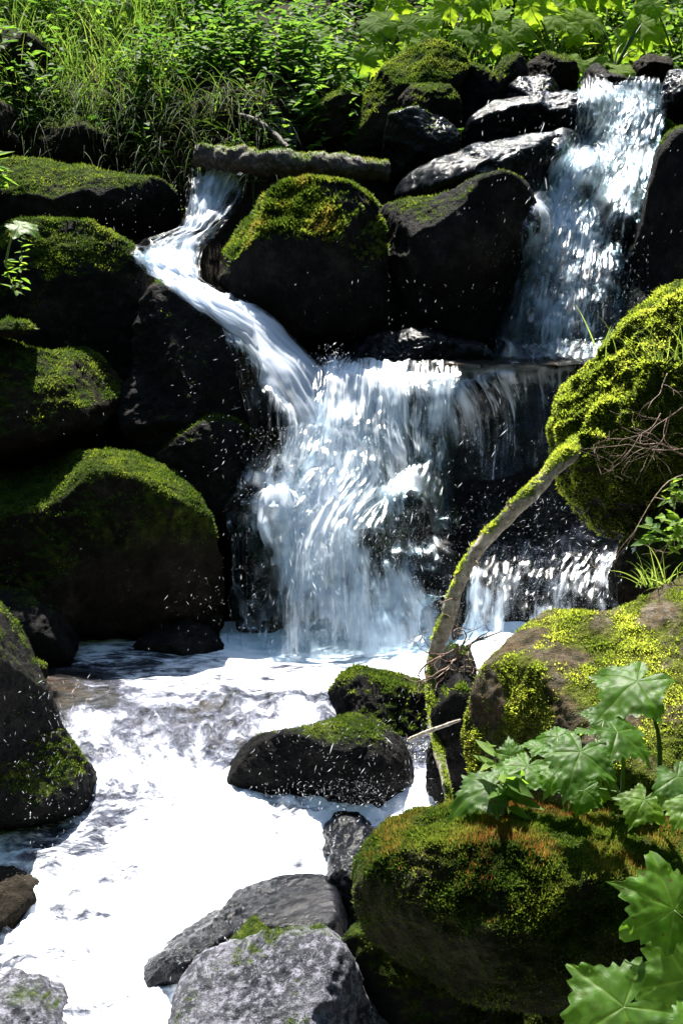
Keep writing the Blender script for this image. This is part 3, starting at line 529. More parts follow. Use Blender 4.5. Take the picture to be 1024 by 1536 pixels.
sheet(W, rf, 90, 120, 21, .03, -.01)
WC = []
for k in range(2): sheet(WC, rf[2:], 90, 110, k+22, .045, k*.04, smooth=10, edge=.2)
sheet(W, rf[:4], 90, 60, 24, .03, .02)
WS = []
for k in range(2): sheet(WS, rf, 120, 150, 66+k, .04, .03+k*.03, smooth=16, edge=.2)
put_water('water_strands', WS, M['strand'])
put_water('churning_water', WC, M['churn'])
bf = [[(420, 180, 8.0, .2), (450, 180, 8.0, .1)], [(415, 215, 7.85, .2), (446, 215, 7.85, .1)], [(410, 262, 7.6, .2), (440, 262, 7.6, .1)]]
sheet(W, bf, 14, 30, 27, .02)
put_water('waterfall', W, M['fall'])
# stream surface: pool, drop and lower run as one sheet
sx = np.linspace(-1.7, 1.5, 300); sy = np.concatenate([np.linspace(1.2, 3.0, 90), np.linspace(3.01, 5.6, 330)]); X, Y = np.meshgrid(sx, sy)
lip = 4.75+.10*np.sin(X*3.1+1)+.05*np.sin(X*9)
tl_ = np.clip((Y-4.1)/(lip-4.1), 0, 1); side_ = sstep(-.9, -.3, X)
zs = np.interp(Y, [1.2, 3, 3.5, 4.1], [-.3, -.08, -.02, .10])+.06*side_*sstep(3.5, 4.1, Y)+(.14-.06*side_)*tl_*tl_*(3-2*tl_)
P = np.stack([X, Y, zs], -1).reshape(-1, 3)
drop = (sstep(lip-.9, lip-.45, Y)*sstep(lip+.1, lip-.1, Y)).ravel(); low = sstep(lip-.5, lip-.95, Y).ravel(); pool = 1-np.clip(drop+low, 0, 1)
q = P*np.array([1, .6, 1]); q2 = np.stack([P[:, 0]*9, P[:, 1]*3.5, 0*P[:, 0]], 1)
P[:, 2] += fbm(P*np.array([5, 8, 1]), 4)*(.022*pool+.05*low+.03*drop)+np.abs(fbm(q2, 4))*.07*drop+np.abs(fbm(P*9, 5))*.07*low
backf = sstep(5.0, 5.35, P[:, 1]); xc = P[:, 0]
dens = (.62+.14*sstep(-.75, -.45, P[:, 0])*sstep(.3, .0, P[:, 0]))*low+.44*drop+pool*(.53+.4*backf*sstep(-.7, -.2, xc)+.12*sstep(-.9, -.2, xc)-.24*sstep(-.55, -.9, xc)*sstep(5.3, 4.9, P[:, 1]+.3*xc+.3))+.28*fbm(P*np.array([3.5, 2.5, 1]), 3)
F = grid(len(sx), len(sy))
FL = P.copy(); yc = sy; kk = 1-.72*sstep(3.9, 4.2, yc)*sstep(4.95, 4.65, yc); vv = np.concatenate([[0], np.cumsum(np.diff(yc)*kk[1:])]); FL[:, 1] = np.repeat(vv, len(sx))
put_water('stream', [(P, F, FL, dens)], M['stream'])
# pool on the ledge
sx = np.linspace(-.25, 1.35, 160); sy = np.linspace(6.05, 6.75, 80); X, Y = np.meshgrid(sx, sy)
P = np.stack([X, Y, 1.262+0*X], -1).reshape(-1, 3); P[:, 2] += fbm(P*9, 4)*.016
put_water('ledge_pool', [(P, grid(160, 80), P.copy(), .12+.1*fbm(P*3, 2))], M['stream'])

# ------------------------------------------------------------------ spray
def drops(specs, name):
    """octahedral drops, stretched a little along their fall; specs: (px0,py0,px1,py1,Y0,Y1,n,size,dirx,dirz,jit)"""
    Vs = []; Fs = []; n0 = 0; g = np.random.default_rng(11)
    base = np.array([[1, 0, 0], [-1, 0, 0], [0, 1, 0], [0, -1, 0], [0, 0, 1], [0, 0, -1]], float)
    tri = np.array([[0, 2, 4], [2, 1, 4], [1, 3, 4], [3, 0, 4], [2, 0, 5], [1, 2, 5], [3, 1, 5], [0, 3, 5]])
    for (x0, y0, x1, y1, Ya, Yb, n, sz, dx, dz, jit, st) in specs:
        for _ in range(n):
            a = np.clip(g.normal(.5, .27), -.1, 1.1) if st > 0 else g.random(); b = g.random()
            P = at(x0+(x1-x0)*a, y0+(y1-y0)*b, g.uniform(Ya, Yb)); P = hug(P, .8, .02+g.random()*.12, 0)
            d = unit(np.array([dx, 0, dz])+g.normal(size=3)*jit); s = sz*.48*g.uniform(.5, 1.2)*(1 if g.random() > .05 else 1.9)*(.6+.7*g.random()**2); l = s*(1+2.2*abs(st)*g.uniform(.2, 1.4))
            u = unit(np.cross(d, [.3, 1, .2])); w = np.cross(d, u)
            Vs.append(P+base[:, :1]*u*s+base[:, 1:2]*w*s+base[:, 2:]*d*l); Fs.append(tri+n0); n0 += 6
    o = put(name, np.concatenate(Vs), np.concatenate(Fs), M['drop'], (0, 0, 0)); return o
SPR = [(260, 500, 440, 720, 5.3, 5.9, 110, .0014, .9, .45, .25, 6), (470, 420, 740, 560, 6.0, 6.4, 110, .0014, .3, 1, .5, 5),
      (560, 560, 880, 760, 5.5, 5.9, 90, .0013, .2, 1, .5, 5), (690, 740, 940, 900, 4.9, 5.5, 420, .0014, .5, .8, .6, 6),
      (720, 150, 1010, 540, 6.3, 7.0, 520, .0017, .25, 1, .25, 5), (80, 270, 280, 370, 6.3, 6.6, 60, .0013, .3, .8, .5, 4),
      (370, 600, 720, 960, 4.9, 5.4, 700, .0017, .15, 1, .4, 5), (0, 1010, 160, 1290, 3.6, 3.8, 230, .0011, .2, .8, .8, 6),
      (340, 1080, 660, 1210, 3.75, 3.95, 330, .0012, .2, .8, .8, 6), (230, 850, 420, 980, 4.9, 5.2, 120, .0014, .3, .9, .6, 5),
      (560, 1000, 650, 1110, 4.1, 4.3, 50, .0011, .2, .8, .8, 5), (880, 820, 950, 900, 4.6, 4.9, 14, .005, .3, 1, .2, 1.2),
      (430, 800, 520, 900, 4.95, 5.2, 40, .004, -.3, 1, .2, 2.5), (100, 1180, 640, 1300, 3.7, 4.1, 700, .0022, .2, 1, .8, 2),
      (0, 350, 1000, 560, 5.4, 6.0, 22, .0011, .3, 1, .6, 4), (0, 600, 200, 900, 4.9, 5.2, 35, .0009, .3, 1, .6, 3), (200, 1380, 420, 1470, 2.9, 3.2, 40, .0016, .3, 1, .8, 4),
      (470, 515, 525, 560, 5.85, 6.0, 130, .003, .3, 1, .7, 1.2), (380, 640, 560, 760, 5.2, 5.4, 1500, .0016, .1, 1, .8, 1.5),
      (400, 760, 700, 980, 4.9, 5.4, 6000, .0010, .15, 1, .6, 1), (700, 820, 960, 930, 4.9, 5.4, 2500, .0010, .15, 1, .6, 1), (740, 360, 950, 550, 6.3, 6.7, 2500, .0012, .2, 1, .5, 2), (0, 1270, 200, 1320, 3.6, 3.8, 700, .0008, .3, 1, .6, 1), (420, 1170, 640, 1210, 3.8, 4.0, 1000, .0009, .3, 1, .6, 1)]
tag(drops(SPR, 'water_spray'), 'flying white water drops in front of the dark rocks', 'water spray', kind='stuff')

# ------------------------------------------------------------------ wood
def tube(pts, radii, sides=8, m=None, rough=0, seed=0):
    C = np.array([[*p, r] for p, r in zip(pts, radii)]); m = m or len(pts)*5; C = crow(C, m); P = C[:, :3]; r = np.maximum(C[:, 3], .0004)
    T = unit(np.gradient(P, axis=0)); up = np.array([.31, .2, .93]); s = unit(np.cross(T, up)); w = np.cross(T, s)
    a = np.linspace(0, 2*math.pi, sides, endpoint=False)
    V = P[:, None]+r[:, None, None]*(np.cos(a)[None, :, None]*s[:, None]+np.sin(a)[None, :, None]*w[:, None])
    V = V.reshape(-1, 3); F = grid(sides, m, True)
    if rough:
        nn = unit(V-np.repeat(P, sides, 0)); rr = np.repeat(r, sides); V = V+nn*((fbm(V*14+seed, 4)*1.0+fbm(V*60+seed, 2)*.3)*rough*rr+fbm(V*30+seed, 3, True)*rough*.006)[:, None]
    # close the ends
    k = len(V); V = np.concatenate([V, P[:1], P[-1:]]); i = np.arange(sides); j = (i+1) % sides
    F = np.concatenate([F, np.stack([j, i, np.full(sides, k), np.full(sides, k)], 1), np.stack([(m-1)*sides+i, (m-1)*sides+j, np.full(sides, k+1), np.full(sides, k+1)], 1)])
    return V, F
def tri(F):
    a = F[:, [0, 1, 2]]; b = F[:, [0, 2, 3]]; return np.concatenate([a, b[b[:, 1] != b[:, 2]]])
def log(name, label, cat, px, radii, mat, moss, tuft, seed, tl=.012, tw=.005, rough=.35, mm='moss', sides=28):
    pts = [at(*p) for p in px]; V, F = tube(pts, radii, sides, len(pts)*26, rough, seed); F = tri(F); N = vnorm(V, F)
    N = np.where(((V-V.mean(0))*0).sum(1)[:, None] > 0, -N, N)
    # outward orientation check
    c = np.repeat(crow(np.array(pts), len(pts)*26), sides, 0); sgn = np.sign((N[:len(c)]*(V[:len(c)]-c)).sum(1).mean())
    if sgn < 0: F = F[:, ::-1]; N = -N
    mz = sstep(moss-.15, moss+.2, N[:, 2]+fbm(V*9+seed, 4)*.9)
    org = pts[-1]; o = put(name, V, F, M[mat], org, {'moss': mz}); tag(o, label, cat)
    if tuft:
        t = tufts(V, F, mz**1.5, tuft, tl, tw, seed, tint=(.2, .9)); put('moss', t[0], t[1], M[mm], org, {'tint': t[2]}, parent=o)['kind'] = 'stuff'
    return o
log('fallen_log', 'short fallen log with rough sunlit bark lying across the upper stream', 'log', [(292, 232, 7.0), (340, 238, 7.0), (420, 246, 7.0), (500, 250, 7.05), (580, 256, 7.15)], [.05, .062, .058, .055, .045], 'bark', .75, 5000, 61, rough=.65)
lg = log('fallen_branch', 'mossy fallen branch leaning down from the hummock to the pool', 'branch', [(900, 640, 4.62), (850, 682, 4.4), (790, 745, 4.31), (725, 812, 4.30), (690, 870, 4.30), (668, 935, 4.30), (650, 990, 4.30), (645, 1050, 4.22), (656, 1120, 3.98), (668, 1170, 3.85), (675, 1215, 3.760)],
         [.04, .029, .023, .022, .018, .024, .019, .013, .014, .011, .010], 'palebark', .42, 12000, 62, tl=.010, rough=.45, mm='mossy_bright')
log('dead_stick', 'dark bare stick leaning behind the fallen log', 'stick', [(358, 172, 7.7), (385, 182, 7.65), (410, 200, 7.6), (432, 222, 7.5)], [.010, .014, .015, .013], 'bark', 2, 0, 63, sides=10)
log('driftwood_stick', 'thin pale stick in the shade by the pale branch foot', 'stick', [(612, 1110, 4.0), (640, 1098, 3.92), (690, 1080, 3.85)], [.004, .006, .003], 'palebark', 2, 0, 64, sides=8)
def twiggy(name, label, cat, roots, depth, seed, mat='twig', group=None):
    g = np.random.default_rng(seed); acc = Acc()
    def grow(p, d, L, r, k):
        pts = [p]; dd = d
        for s in range(4): dd = unit(dd+g.normal(size=3)*.22); pts.append(pts[-1]+dd*L/4)
        V, F = tube(pts, np.linspace(r, r*.5, 5), 5, 12); acc.add(V, tri(F))
        if k:
            for _ in range(g.integers(2, 4)):
                i = g.integers(1, 5); nd = unit(dd+g.normal(size=3)*.75); grow(pts[i], nd, L*g.uniform(.45, .75), r*.55, k-1)
    for (px, py, Y, tx_, ty_, TY, L, r) in roots:
        p = at(px, py, Y); q = at(tx_, ty_, TY); grow(p, unit(q-p), L, r, depth)
    o = acc.put(name, M[mat], at(*roots[0][:3])); return tag(o, label, cat, group)
twiggy('bare_twig', 'bare brown branching twigs sprawling over the mossy hummock', 'twigs', [(1040, 690, 4.12, 900, 672, 4.08, .27, .0030), (1040, 670, 4.12, 930, 640, 4.08, .2, .0025), (1040, 708, 4.12, 890, 770, 4.06, .3, .0026), (990, 620, 4.14, 960, 700, 4.08, .2, .002)], 3, 4)
twiggy('bare_twig', 'thin dry twigs hanging down the right edge of the hummock', 'twigs', [(1000, 560, 4.14, 985, 640, 4.06, .16, .002), (1035, 600, 4.12, 980, 660, 4.06, .18, .002)], 2, 8)
for lb, r in (('short broken stub sticking up from the upper leaning branch', (770, 765, 4.28, 745, 742, 4.2, .05, .004)), ('short broken stub halfway down the right side of the leaning branch', (712, 838, 4.28, 735, 850, 4.2, .05, .003)), ('thin broken stub on the left side of the leaning branch above the root tangle', (683, 900, 4.28, 655, 890, 4.2, .05, .003))):
    twiggy('broken_twig', lb, 'twig', [r], 1, int(r[0]))
twiggy('root_tangle', 'tangle of brown roots and debris caught on the pale branch', 'roots', [(700, 970, 4.20, 740, 955, 4.15, .12, .0045), (690, 985, 4.20, 640, 1000, 4.15, .13, .004), (680, 960, 4.20, 690, 900, 4.15, .12, .004), (700, 990, 4.20, 730, 1020, 4.15, .1, .004), (680, 990, 4.18, 655, 1040, 4.15, .12, .004), (660, 985, 4.20, 600, 1020, 4.30, .14, .0045), (700, 975, 4.20, 650, 940, 4.16, .14, .003), (690, 975, 4.18, 720, 940, 4.10, .1, .004), (685, 965, 4.16, 665, 1010, 4.13, .1, .005), (705, 965, 4.16, 690, 1010, 4.13, .1, .005)], 2, 12)

# ------------------------------------------------------------------ leaves
def leaf_geo(c, tip, nrm, Rr, seed, lobes=5, la=.2, droop=.3, notch=.8, teeth=26, cup=.1):
    g = np.random.default_rng(seed); c = np.asarray(c, float); nrm = unit(np.asarray(nrm, float)); tip = np.asarray(tip, float); tip = unit(tip-nrm*(tip@nrm)); sd_ = np.cross(nrm, tip)
    na, nr = (200, 18) if c[1] < 4 else (104, 9); th = np.linspace(-math.pi, math.pi, na, endpoint=False); ph = th*lobes
    r0 = (.80+.20*np.cos(th))*(1-notch*np.exp(-((math.pi-np.abs(th))/.24)**2))*(1+.05*np.sin(th*3+g.random()*6))
    saw = np.abs(((th*teeth/(2*math.pi)+.15*np.sin(th*5)) % 1)-.5)*4-1; ed = la*(.9-2*np.abs(np.sin(ph/2))**.8)+.06*saw*(1+.4*np.sin(th*7+seed))
    V = [np.zeros((1, 3))]; A = [np.array([1.0])]
    for k in range(1, nr+1):
        f = k/nr; rk = r0*f*(1+ed*f**4); vn = np.exp(-((1-np.abs(np.cos(ph/2)))/(.0030/f**1.5)))
        x = rk*np.sin(th); y = rk*np.cos(th); q = np.stack([x*2.2+seed*3.3, y*2.2, 0*x+seed], 1)
        z = -droop*rk*rk*(.6+.4*np.cos(th))+cup*rk*(.5-np.exp(-((1-np.abs(np.cos(ph/2)))/.10)))*.45+.13*noise(q)*rk+.05*noise(q*3.1)*rk
        V.append(np.stack([x, y, z], 1)); aw = np.abs(((th*lobes/(2*math.pi)+.5) % 1)-.5); sec = np.exp(-(np.sin(math.pi*(f*5.5-aw*4.2))**2)/.03)*.38*sstep(.03, .1, aw)*f; A.append(np.clip(vn*.8+sec, 0, 1))
    V = np.concatenate(V)*Rr; A = np.concatenate(A)
    Wd = c+V[:, :1]*sd_+V[:, 1:2]*tip+V[:, 2:]*nrm
    i = np.arange(na); j = (i+1) % na; F = [np.stack([np.zeros(na, int), 1+i, 1+j], 1)]
    for k in range(nr-1): a = 1+k*na; F += [np.stack([a+i, a+na+i, a+na+j], 1), np.stack([a+i, a+na+j, a+j], 1)]
    return Wd, np.concatenate(F), A
def big_plant(label, base, leaves, seed, group=None, tint=.5, lobes=5, la=.17, name='broad_leaf_plant'):
    """leaves: (px,py,Y,R,tip vec,normal vec)"""
    g = np.random.default_rng(seed); base = at(*base); e = link(name, None, base); tag(e, label, 'leafy plant', group)
    for i, (px, py, Y, Rr, tip, nr) in enumerate(leaves):
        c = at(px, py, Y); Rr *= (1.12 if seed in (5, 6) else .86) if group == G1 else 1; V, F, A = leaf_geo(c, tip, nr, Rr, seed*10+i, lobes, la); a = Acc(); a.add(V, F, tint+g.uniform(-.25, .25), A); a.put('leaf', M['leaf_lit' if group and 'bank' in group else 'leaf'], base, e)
        mid = (c+base)/2+np.array([g.uniform(-.02, .02), -.02, .03]); V, F = tube([base, mid, c+np.array([0, 0, -.001])], [.0045*Rr/.1+.001, .0035*Rr/.1+.001, .0015], 6, 14); a = Acc(); a.add(V, tri(F), g.random()); a.put('stem', M['stem'], base, e)
    return e
F_ = (0, -1, 0)
G1 = 'broad-leaved plants growing at the right of the stream'
big_plant('tall broad-leaved plant with one wide pale leaf above the right boulder', (985, 1215, 2.78), [(955, 1022, 2.83, .125, (-.75, -.55, -.1), (-.1, -.35, .9))], 1, G1)
big_plant('broad-leaved plant whose two pale leaves spread in front of the sloping boulder', (930, 1215, 2.83), [(870, 1128, 2.73, .105, (-.4, -.9, -.2), (0, -.4, .9)), (925, 1098, 2.88, .10, (.7, -.5, 0), (.2, -.3, .9)), (890, 1095, 2.98, .07, (-.2, .8, .3), (0, .1, 1))], 2, G1)
big_plant('broad-leaved plant low beside the pale branch foot', (770, 1215, 2.88), [(735, 1180, 2.78, .10, (-.9, -.4, -.1), (-.1, -.35, .9)), (790, 1150, 2.83, .085, (-.5, -.8, -.2), (0, -.3, .9)), (815, 1120, 2.93, .07, (.1, .9, .2), (0, -.2, 1)), (765, 1135, 2.98, .05, (0, .7, .7), (0, -.7, .5))], 3, G1)
big_plant('broad-leaved plant with small leaves in the middle of the right cluster', (850, 1225, 2.83), [(845, 1150, 2.8, .075, (-.6, -.7, -.2), (-.1, -.4, .9)), (890, 1140, 2.85, .07, (.6, -.7, -.1), (.1, -.4, .9)), (905, 1080, 3.0, .07, (.2, .7, .3), (0, -.5, .8)), (835, 1105, 2.95, .06, (-.8, .2, .2), (-.2, -.3, .9)), (875, 1185, 2.75, .06, (-.3, -.8, -.3), (0, -.6, .7))], 7, G1)
big_plant('broad-leaved plant with drooping leaf on the right of the rust-coloured moss', (960, 1235, 2.73), [(965, 1200, 2.63, .07, (-.5, -.8, -.2), (0, -.5, .8)), (1015, 1165, 2.63, .08, (.3, -.9, -.1), (.1, -.4, .9)), (1035, 1200, 2.58, .08, (-.6, -.8, -.2), (0, -.4, .9)), (880, 1180, 2.83, .065, (-.1, -.9, -.4), (0, -.7, .6))], 4, G1)
big_plant('close broad leaf entering from the right edge below the mossy boulder', (1080, 1500, 2.35), [(1010, 1365, 2.35, .095, (-.75, -.1, .55), (.3, -.75, .5))], 5, G1, tint=.3, lobes=7, la=.16)
big_plant('large toothed leaves filling the bottom right corner', (1000, 1620, 2.25), [(935, 1510, 2.25, .115, (-.8, -.35, -.25), (-.1, -.65, .7)), (1030, 1470, 2.3, .10, (-.3, -.2, .9), (.1, -.8, .5)), (1040, 1560, 2.2, .10, (-.5, -.8, -.3), (0, -.5, .8))], 6, G1, tint=.35, la=.2)
# small leaves and grass -----------------------------------------------------
def small_leaves(acc, P, D, N, L, Wd, t):
    """N folded pointed leaves: base P, direction D, normal N"""
    n = len(P); s = unit(np.cross(D, N)); L = L[:, None]; Wd = Wd[:, None]
    V = np.stack([P, P+D*L*.28+s*Wd*.42+N*Wd*.12, P+D*L*.6+s*Wd*.38+N*Wd*.06-N*L*.04, P+D*L-N*L*.16, P+D*L*.6-s*Wd*.38+N*Wd*.06-N*L*.04, P+D*L*.28-s*Wd*.42+N*Wd*.12], 1).reshape(-1, 3)
    k = np.arange(n)*6; F = np.concatenate([np.stack([k, k+2, k+1], 1), np.stack([k, k+3, k+2], 1), np.stack([k, k+4, k+3], 1), np.stack([k, k+5, k+4], 1)])
    acc.add(V, F, np.repeat(t, 6))
def sprigs(acc, roots, h, nl, L, Wd, g, tint=(.1, .9), lean=.35, stems=None):
    n = len(roots); up = unit(np.array([0, -.25, 1])+g.normal(size=(n, 3))*lean); hh = h*g.uniform(.5, 1.3, n)
    tt = np.clip(g.normal(.5, .22, n), 0, 1)
    for k in range(nl):
        f = (k+1.0)/nl; P = roots+up*(hh*f)[:, None]; a = g.uniform(0, 6.28, n)
        D = unit(np.stack([np.cos(a), np.sin(a), g.uniform(-.35, .5, n)], 1)); N = unit(np.array([0, -.2, 1])+g.normal(size=(n, 3))*.35); N = unit(N-D*(N*D).sum(1)[:, None])
        small_leaves(acc, P, D, N, L*g.uniform(.5, 1.3, n), Wd*g.uniform(.6, 1.2, n), tint[0]+(tint[1]-tint[0])*np.clip(tt+g.normal(size=n)*.15, 0, 1))
    if stems is not None: blades(stems, roots, up, hh, .0025, g, .05, .6, 3)
def blades(acc, P, D, L, w, g, droop=.6, t=None, seg=5):
    n = len(P); L = np.broadcast_to(L, (n,)); s = unit(np.cross(D, g.normal(size=(n, 3)))); h = unit(D*np.array([1, 1, 0])+g.normal(size=(n, 3))*.2*np.array([1, 1, 0]))
    rows = []; p = P.copy(); d = D.copy()
    for k in range(seg+1):
        f = k/seg; ww = w*(1-f**1.6)*.5+.0002; rows.append(np.stack([p-s*ww, p+s*ww], 1)); d = unit(d+(h*.5-np.array([0, 0, 1.0]))*droop*f*.9/seg*2); p = p+d*(L/seg)[:, None]
    V = np.stack(rows, 1).reshape(-1, 3); base = (np.arange(n)*(2*(seg+1)))[:, None]; k = np.arange(seg)*2
    a = (base+k).ravel(); F = np.concatenate([np.stack([a, a+1, a+3], 1), np.stack([a, a+3, a+2], 1)])
    tt = np.clip(g.normal(.6, .2, n), 0, 1) if t is None else np.broadcast_to(t, (n,)); acc.add(V, F, np.repeat(tt, 2*(seg+1)))
def ground_pts(g, n, x0, x1, y0, y1, dens=None):
    x = g.uniform(x0, x1, n); y = g.uniform(y0, y1, n); z = terr(x, y); P = np.stack([x, y, z], 1)
    if dens is not None: P = P[g.random(n) < dens(P)]
    return P
g = np.random.default_rng(21)
A1 = Acc(); A2 = Acc()
P = ground_pts(g, 5200, -2.9, .35, 7.75, 10.6, lambda P: .06+.94*sstep(-.12, .2, noise(P*2.1))); sprigs(A1, P, .28, 8, .075, .034, g, (.0, .75))
P = ground_pts(g, 2600, .2, 3.0, 8.25, 10.6, lambda P: .1+.9*sstep(-.15, .15, noise(P*2.3+9))); sprigs(A1, P, .24, 7, .09, .045, g, (.2, 1))
P = ground_pts(g, 6000, -5, 5, 10.3, 15); sprigs(A1, P, .45, 8, .11, .055, g, (.1, .9))
A1.put('undergrowth', M['herb'], (0, 0, 0)); tag(S.objects['undergrowth'], 'dense small-leaved green undergrowth covering the bank above the stream', 'undergrowth', kind='stuff')
A2 = Acc()
P = ground_pts(g, 2600, -2.6, -.9, 7.8, 9.4); blades(A2, P, unit(np.array([0, -.5, 1])+g.normal(size=(len(P), 3))*.4), g.uniform(.15, .42, len(P)), .006, g, .8)
# overhanging fringe
n = 1300; x = g.uniform(-2.3, -.35, n); y = g.uniform(7.72, 8.0, n); P = np.stack([x, y, terr(x, y)], 1); blades(A2, P, unit(np.array([0, -1, .3])+g.normal(size=(n, 3))*.35), g.uniform(.2, .55, n), .0042, g, 1.9, np.clip(g.normal(.42, .2, n), 0, 1), 7)
P = ground_pts(g, 1500, .3, 2.6, 8.3, 9.2); blades(A2, P, unit(np.array([0, -.3, 1])+g.normal(size=(len(P), 3))*.35), g.uniform(.12, .32, len(P)), .006, g, .6, np.clip(g.normal(.75, .15, len(P)), 0, 1))
P = ground_pts(g, 2500, -6, 6, 1.0, 2.2, lambda P: (np.abs(P[:, 0]) > 1.2)*1.0); blades(A2, P, unit(np.array([0, 0, 1])+g.normal(size=(len(P), 3))*.3), g.uniform(.1, .25, len(P)), .006, g, .6)
A2.put('grass', M['grass'], (0, 0, 0)); tag(S.objects['grass'], 'long grass arching over the bank edge above the stream', 'grass', kind='stuff')
# top plants
def top_plant(label, px, py, Y, k, Rr, seed, tint=.7, lobes=5, la=.2):
    g = np.random.default_rng(seed); L = []
    for i in range(k):
        a = g.uniform(0, 6.28); L.append((px+g.uniform(-55, 55), py+g.uniform(-28, 28), Y+g.uniform(-.15, .25), Rr*g.uniform(.6, 1.1), (math.cos(a), math.sin(a)*.5-.6, g.uniform(-.3, .1)), (g.uniform(-.5, .5), g.uniform(-1.6, -.3), .7)))
    c = at(px, py, Y); z = float(terr(np.array([c[0]]), np.array([Y+.1]))[0]); b = ray(px, py); 
    e = big_plant(label, (px, py+60, Y+.05), L, seed, 'broad-leaved plants along the top of the bank', tint, lobes, la)
    return e
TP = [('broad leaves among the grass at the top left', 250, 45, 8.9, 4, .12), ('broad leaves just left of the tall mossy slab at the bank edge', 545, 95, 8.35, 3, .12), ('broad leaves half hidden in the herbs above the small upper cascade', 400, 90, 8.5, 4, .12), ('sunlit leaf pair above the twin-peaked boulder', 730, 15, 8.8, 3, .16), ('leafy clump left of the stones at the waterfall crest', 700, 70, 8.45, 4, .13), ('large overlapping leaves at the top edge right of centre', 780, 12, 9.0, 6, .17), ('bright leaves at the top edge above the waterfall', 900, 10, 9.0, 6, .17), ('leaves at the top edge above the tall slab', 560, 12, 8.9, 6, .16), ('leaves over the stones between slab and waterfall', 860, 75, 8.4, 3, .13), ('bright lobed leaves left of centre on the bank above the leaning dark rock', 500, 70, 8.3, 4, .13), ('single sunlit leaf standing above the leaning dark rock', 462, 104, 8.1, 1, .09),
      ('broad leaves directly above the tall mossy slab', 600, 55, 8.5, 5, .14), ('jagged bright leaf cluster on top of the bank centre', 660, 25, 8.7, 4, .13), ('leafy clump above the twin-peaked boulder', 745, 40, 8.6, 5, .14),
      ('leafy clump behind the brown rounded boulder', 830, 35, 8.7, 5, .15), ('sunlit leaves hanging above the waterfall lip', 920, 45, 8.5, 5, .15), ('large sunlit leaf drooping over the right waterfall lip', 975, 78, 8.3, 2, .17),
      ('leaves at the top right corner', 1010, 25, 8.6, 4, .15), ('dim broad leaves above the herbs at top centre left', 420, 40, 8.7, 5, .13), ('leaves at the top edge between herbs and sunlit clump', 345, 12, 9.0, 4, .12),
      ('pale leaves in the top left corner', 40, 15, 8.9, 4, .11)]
for i, (lb, px, py, Y, k, r) in enumerate(TP): top_plant(lb, px, py, Y, k, r, 300+i, .75 if px > 430 else .4)  # right-hand leaves tinted brighter, as if in the sun
# left edge plants
def sprig_plant(label, base, h, nl, L, Wd, seed, group=None, name='leafy_sprig', n=3, spread=.03):
    g = np.random.default_rng(seed); b = at(*base); a = Acc(); s = Acc(); roots = b+g.normal(size=(n, 3))*np.array([spread, spread, 0]); sprigs(a, roots, h, nl, L, Wd, g, (.4, 1), .25, s)
    e = link(name, None, b); tag(e, label, 'plant', group); a.put('leaves', M['herb'], b, e); s.put('stem', M['stem'], b, e); return e
sprig_plant('pale green leafy sprig at the left edge above the flat slab', (2, 290, 6.3), .22, 12, .10, .035, 31)
sprig_plant('small leafy sprig at the left edge beside the large dark rock', (12, 440, 5.7), .26, 12, .05, .025, 32)
big_plant('single toothed leaf on a thin stalk at the left edge', (8, 400, 5.6), [(30, 338, 5.6, .085, (.9, -.4, -.1), (.1, -.35, .9))], 33, None, .7, 5, .2)
sprig_plant('upright leafy sprig beside the broad leaves near the pale branch', (760, 1210, 2.8), .15, 10, .07, .03, 34)
sprig_plant('leafy sprig at the right edge under the hummock', (1010, 820, 3.85), .14, 12, .05, .028, 35, n=6, spread=.05)
sprig_plant('leafy sprig at the right edge beside the bare twigs', (1020, 760, 4.05), .10, 8, .05, .028, 36, n=4)
sprig_plant('tiny leaf poking out left of the mossy foreground boulder', (525, 1372, 2.75), .05, 3, .05, .02, 37, n=1)
def grass_tuft(label, base, n, L, spread, seed, w=.004, droop=.6, tint=.85):
    g = np.random.default_rng(seed); b = at(*base); P = b+g.normal(size=(n, 3))*np.array([spread, spread*.5, 0]); a = Acc()
    blades(a, P, unit(np.array([-.2, -.2, 1])+g.normal(size=(n, 3))*.4), g.uniform(.4, 1.2, n)*L, w, g, droop, np.clip(g.normal(tint, .12, n), 0, 1), 7); o = a.put('grass_tuft', M['grass'], b); tag(o, label, 'grass tuft')
grass_tuft('two tall lit grass blades on the crest of the hummock', (900, 520, 4.4), 3, .16, .012, 41, .004, .2)
grass_tuft('tuft of bright grass where the sloping boulder meets the right edge', (985, 880, 3.7), 40, .14, .035, 42)
grass_tuft('thin grass hanging over the hummock at the right edge', (990, 540, 4.2), 35, .16, .06, 43, .0025, 1.0)
grass_tuft('upright grass shoots among the broad leaves at the right', (945, 1215, 2.8), 5, .12, .02, 44, .008, .1)
# dead leaves
def dead_leaf(label, p, Rr, seed):
    g = np.random.default_rng(seed); c = hug(at(*p), .5, .008, .6); V, F, A = leaf_geo(c, g.normal(size=3), np.array([0, -.6, .7])+g.normal(size=3)*.2, Rr, seed, 5, .1, .3, .3, 12); a = Acc(); a.add(V, F, g.random(), 0); tag(a.put('dead_leaf', M['deadleaf'], c), label, 'dead leaf')
dead_leaf('orange dead leaf on the dark rock at the back of the pool', (345, 938, 5.2), .022, 51)
dead_leaf('small brown leaf caught in the middle fall', (588, 612, 5.8), .014, 52)
dead_leaf('curled brown leaf on the dark boulder beside the pale branch', (622, 1108, 4.3), .014, 53)
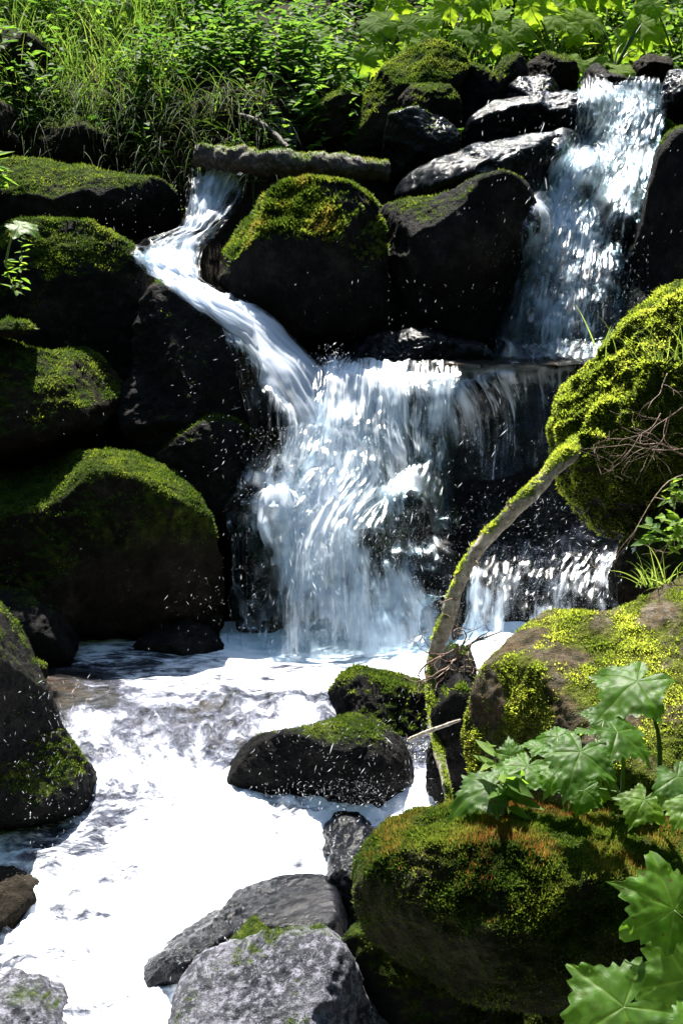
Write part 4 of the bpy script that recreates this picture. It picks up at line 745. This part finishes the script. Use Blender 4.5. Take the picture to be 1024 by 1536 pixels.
# ------------------------------------------------------------------ out-of-frame trees added for shade: one over the left bank, others block the sky
def spruce(label, x, y, H, Rb, zlow, seed, big=1.0, dens=9):
    g = np.random.default_rng(seed); z0 = float(terr(np.array([x]), np.array([y]))[0]); b = np.array([x, y, z0-.1]); e = link('shade_spruce', None, b); tag(e, label, 'tree', None)
    V, F = tube([b, b+[0, .05, H*.5], b+[0, 0, H]], [.22, .15, .02], 16, 40, .15, seed); nV = V; o = put('trunk', nV, tri(F), M['bark'], b, {'moss': np.zeros(len(nV))}, parent=e)
    br = Acc(); lv = Acc()
    for i in range(int((H-zlow)*dens)):
        h = zlow+(H-zlow)*g.random(); L = Rb*(1-(h-zlow)/(H-zlow))**.8*g.uniform(.6, 1.1)+.2; a = g.uniform(0, 6.28); d = np.array([math.cos(a), math.sin(a), -.15])
        p0 = b+[0, 0, h]; pts = [p0, p0+d*L*.5, p0+d*L-[0, 0, L*.12]]; V, F = tube(pts, [.03, .02, .005], 5, 8); br.add(V, tri(F))
        n = int(L*55); f = g.uniform(.15, 1, n); P = p0+d*L*f[:, None]+g.normal(size=(n, 3))*np.array([.16, .16, .07])*L*.5
        D = unit(d+g.normal(size=(n, 3))*.6); N = unit(np.array([0, 0, 1])+g.normal(size=(n, 3))*.3); N = unit(N-D*(N*D).sum(1)[:, None]); small_leaves(lv, P, D, N, g.uniform(.12, .3, n)*big, g.uniform(.05, .12, n)*big, g.uniform(0, .6, n))
    br.put('branches', M['bark'], b, e); lv.put('crown', M['herb'], b, e); return e
spruce('unseen spruce tree added on the slope to shade the left bank', -4.0, 13.6, 7.6, 2.5, 2.4, 71)
proto = spruce('unseen spruce tree added beside the stream to block sky light', -8.2, 3.0, 15, 3.2, .6, 73, 2.6, 11)  # added out of view; its copies ring the stream and cut skylight
GF = 'unseen spruce trees added around the stream to block sky light'; proto['group'] = GF
g = np.random.default_rng(77)
for x, y in [(-7.6, -2.5), (-9.5, 8.5), (7.4, 5.5), (7.0, 0.5), (9.0, 10.5), (6.5, -4.5), (-5.6, -7), (-1.8, -8.5), (2.4, -8), (0.4, -12), (5.2, -10), (-5.0, -12.5), (-11.5, 14), (11.5, 16), (-12, 1)]:
    c = proto.copy(); S.collection.objects.link(c); z0 = float(terr(np.array([float(x)]), np.array([float(y)]))[0]); c.location = (x, y, z0-.2); c.rotation_euler = (0, 0, g.uniform(0, 6.28)); k = g.uniform(.85, 1.1); c.scale = (k, k, k)
    for ch in list(proto.children):
        d = ch.copy(); S.collection.objects.link(d); d.parent = c
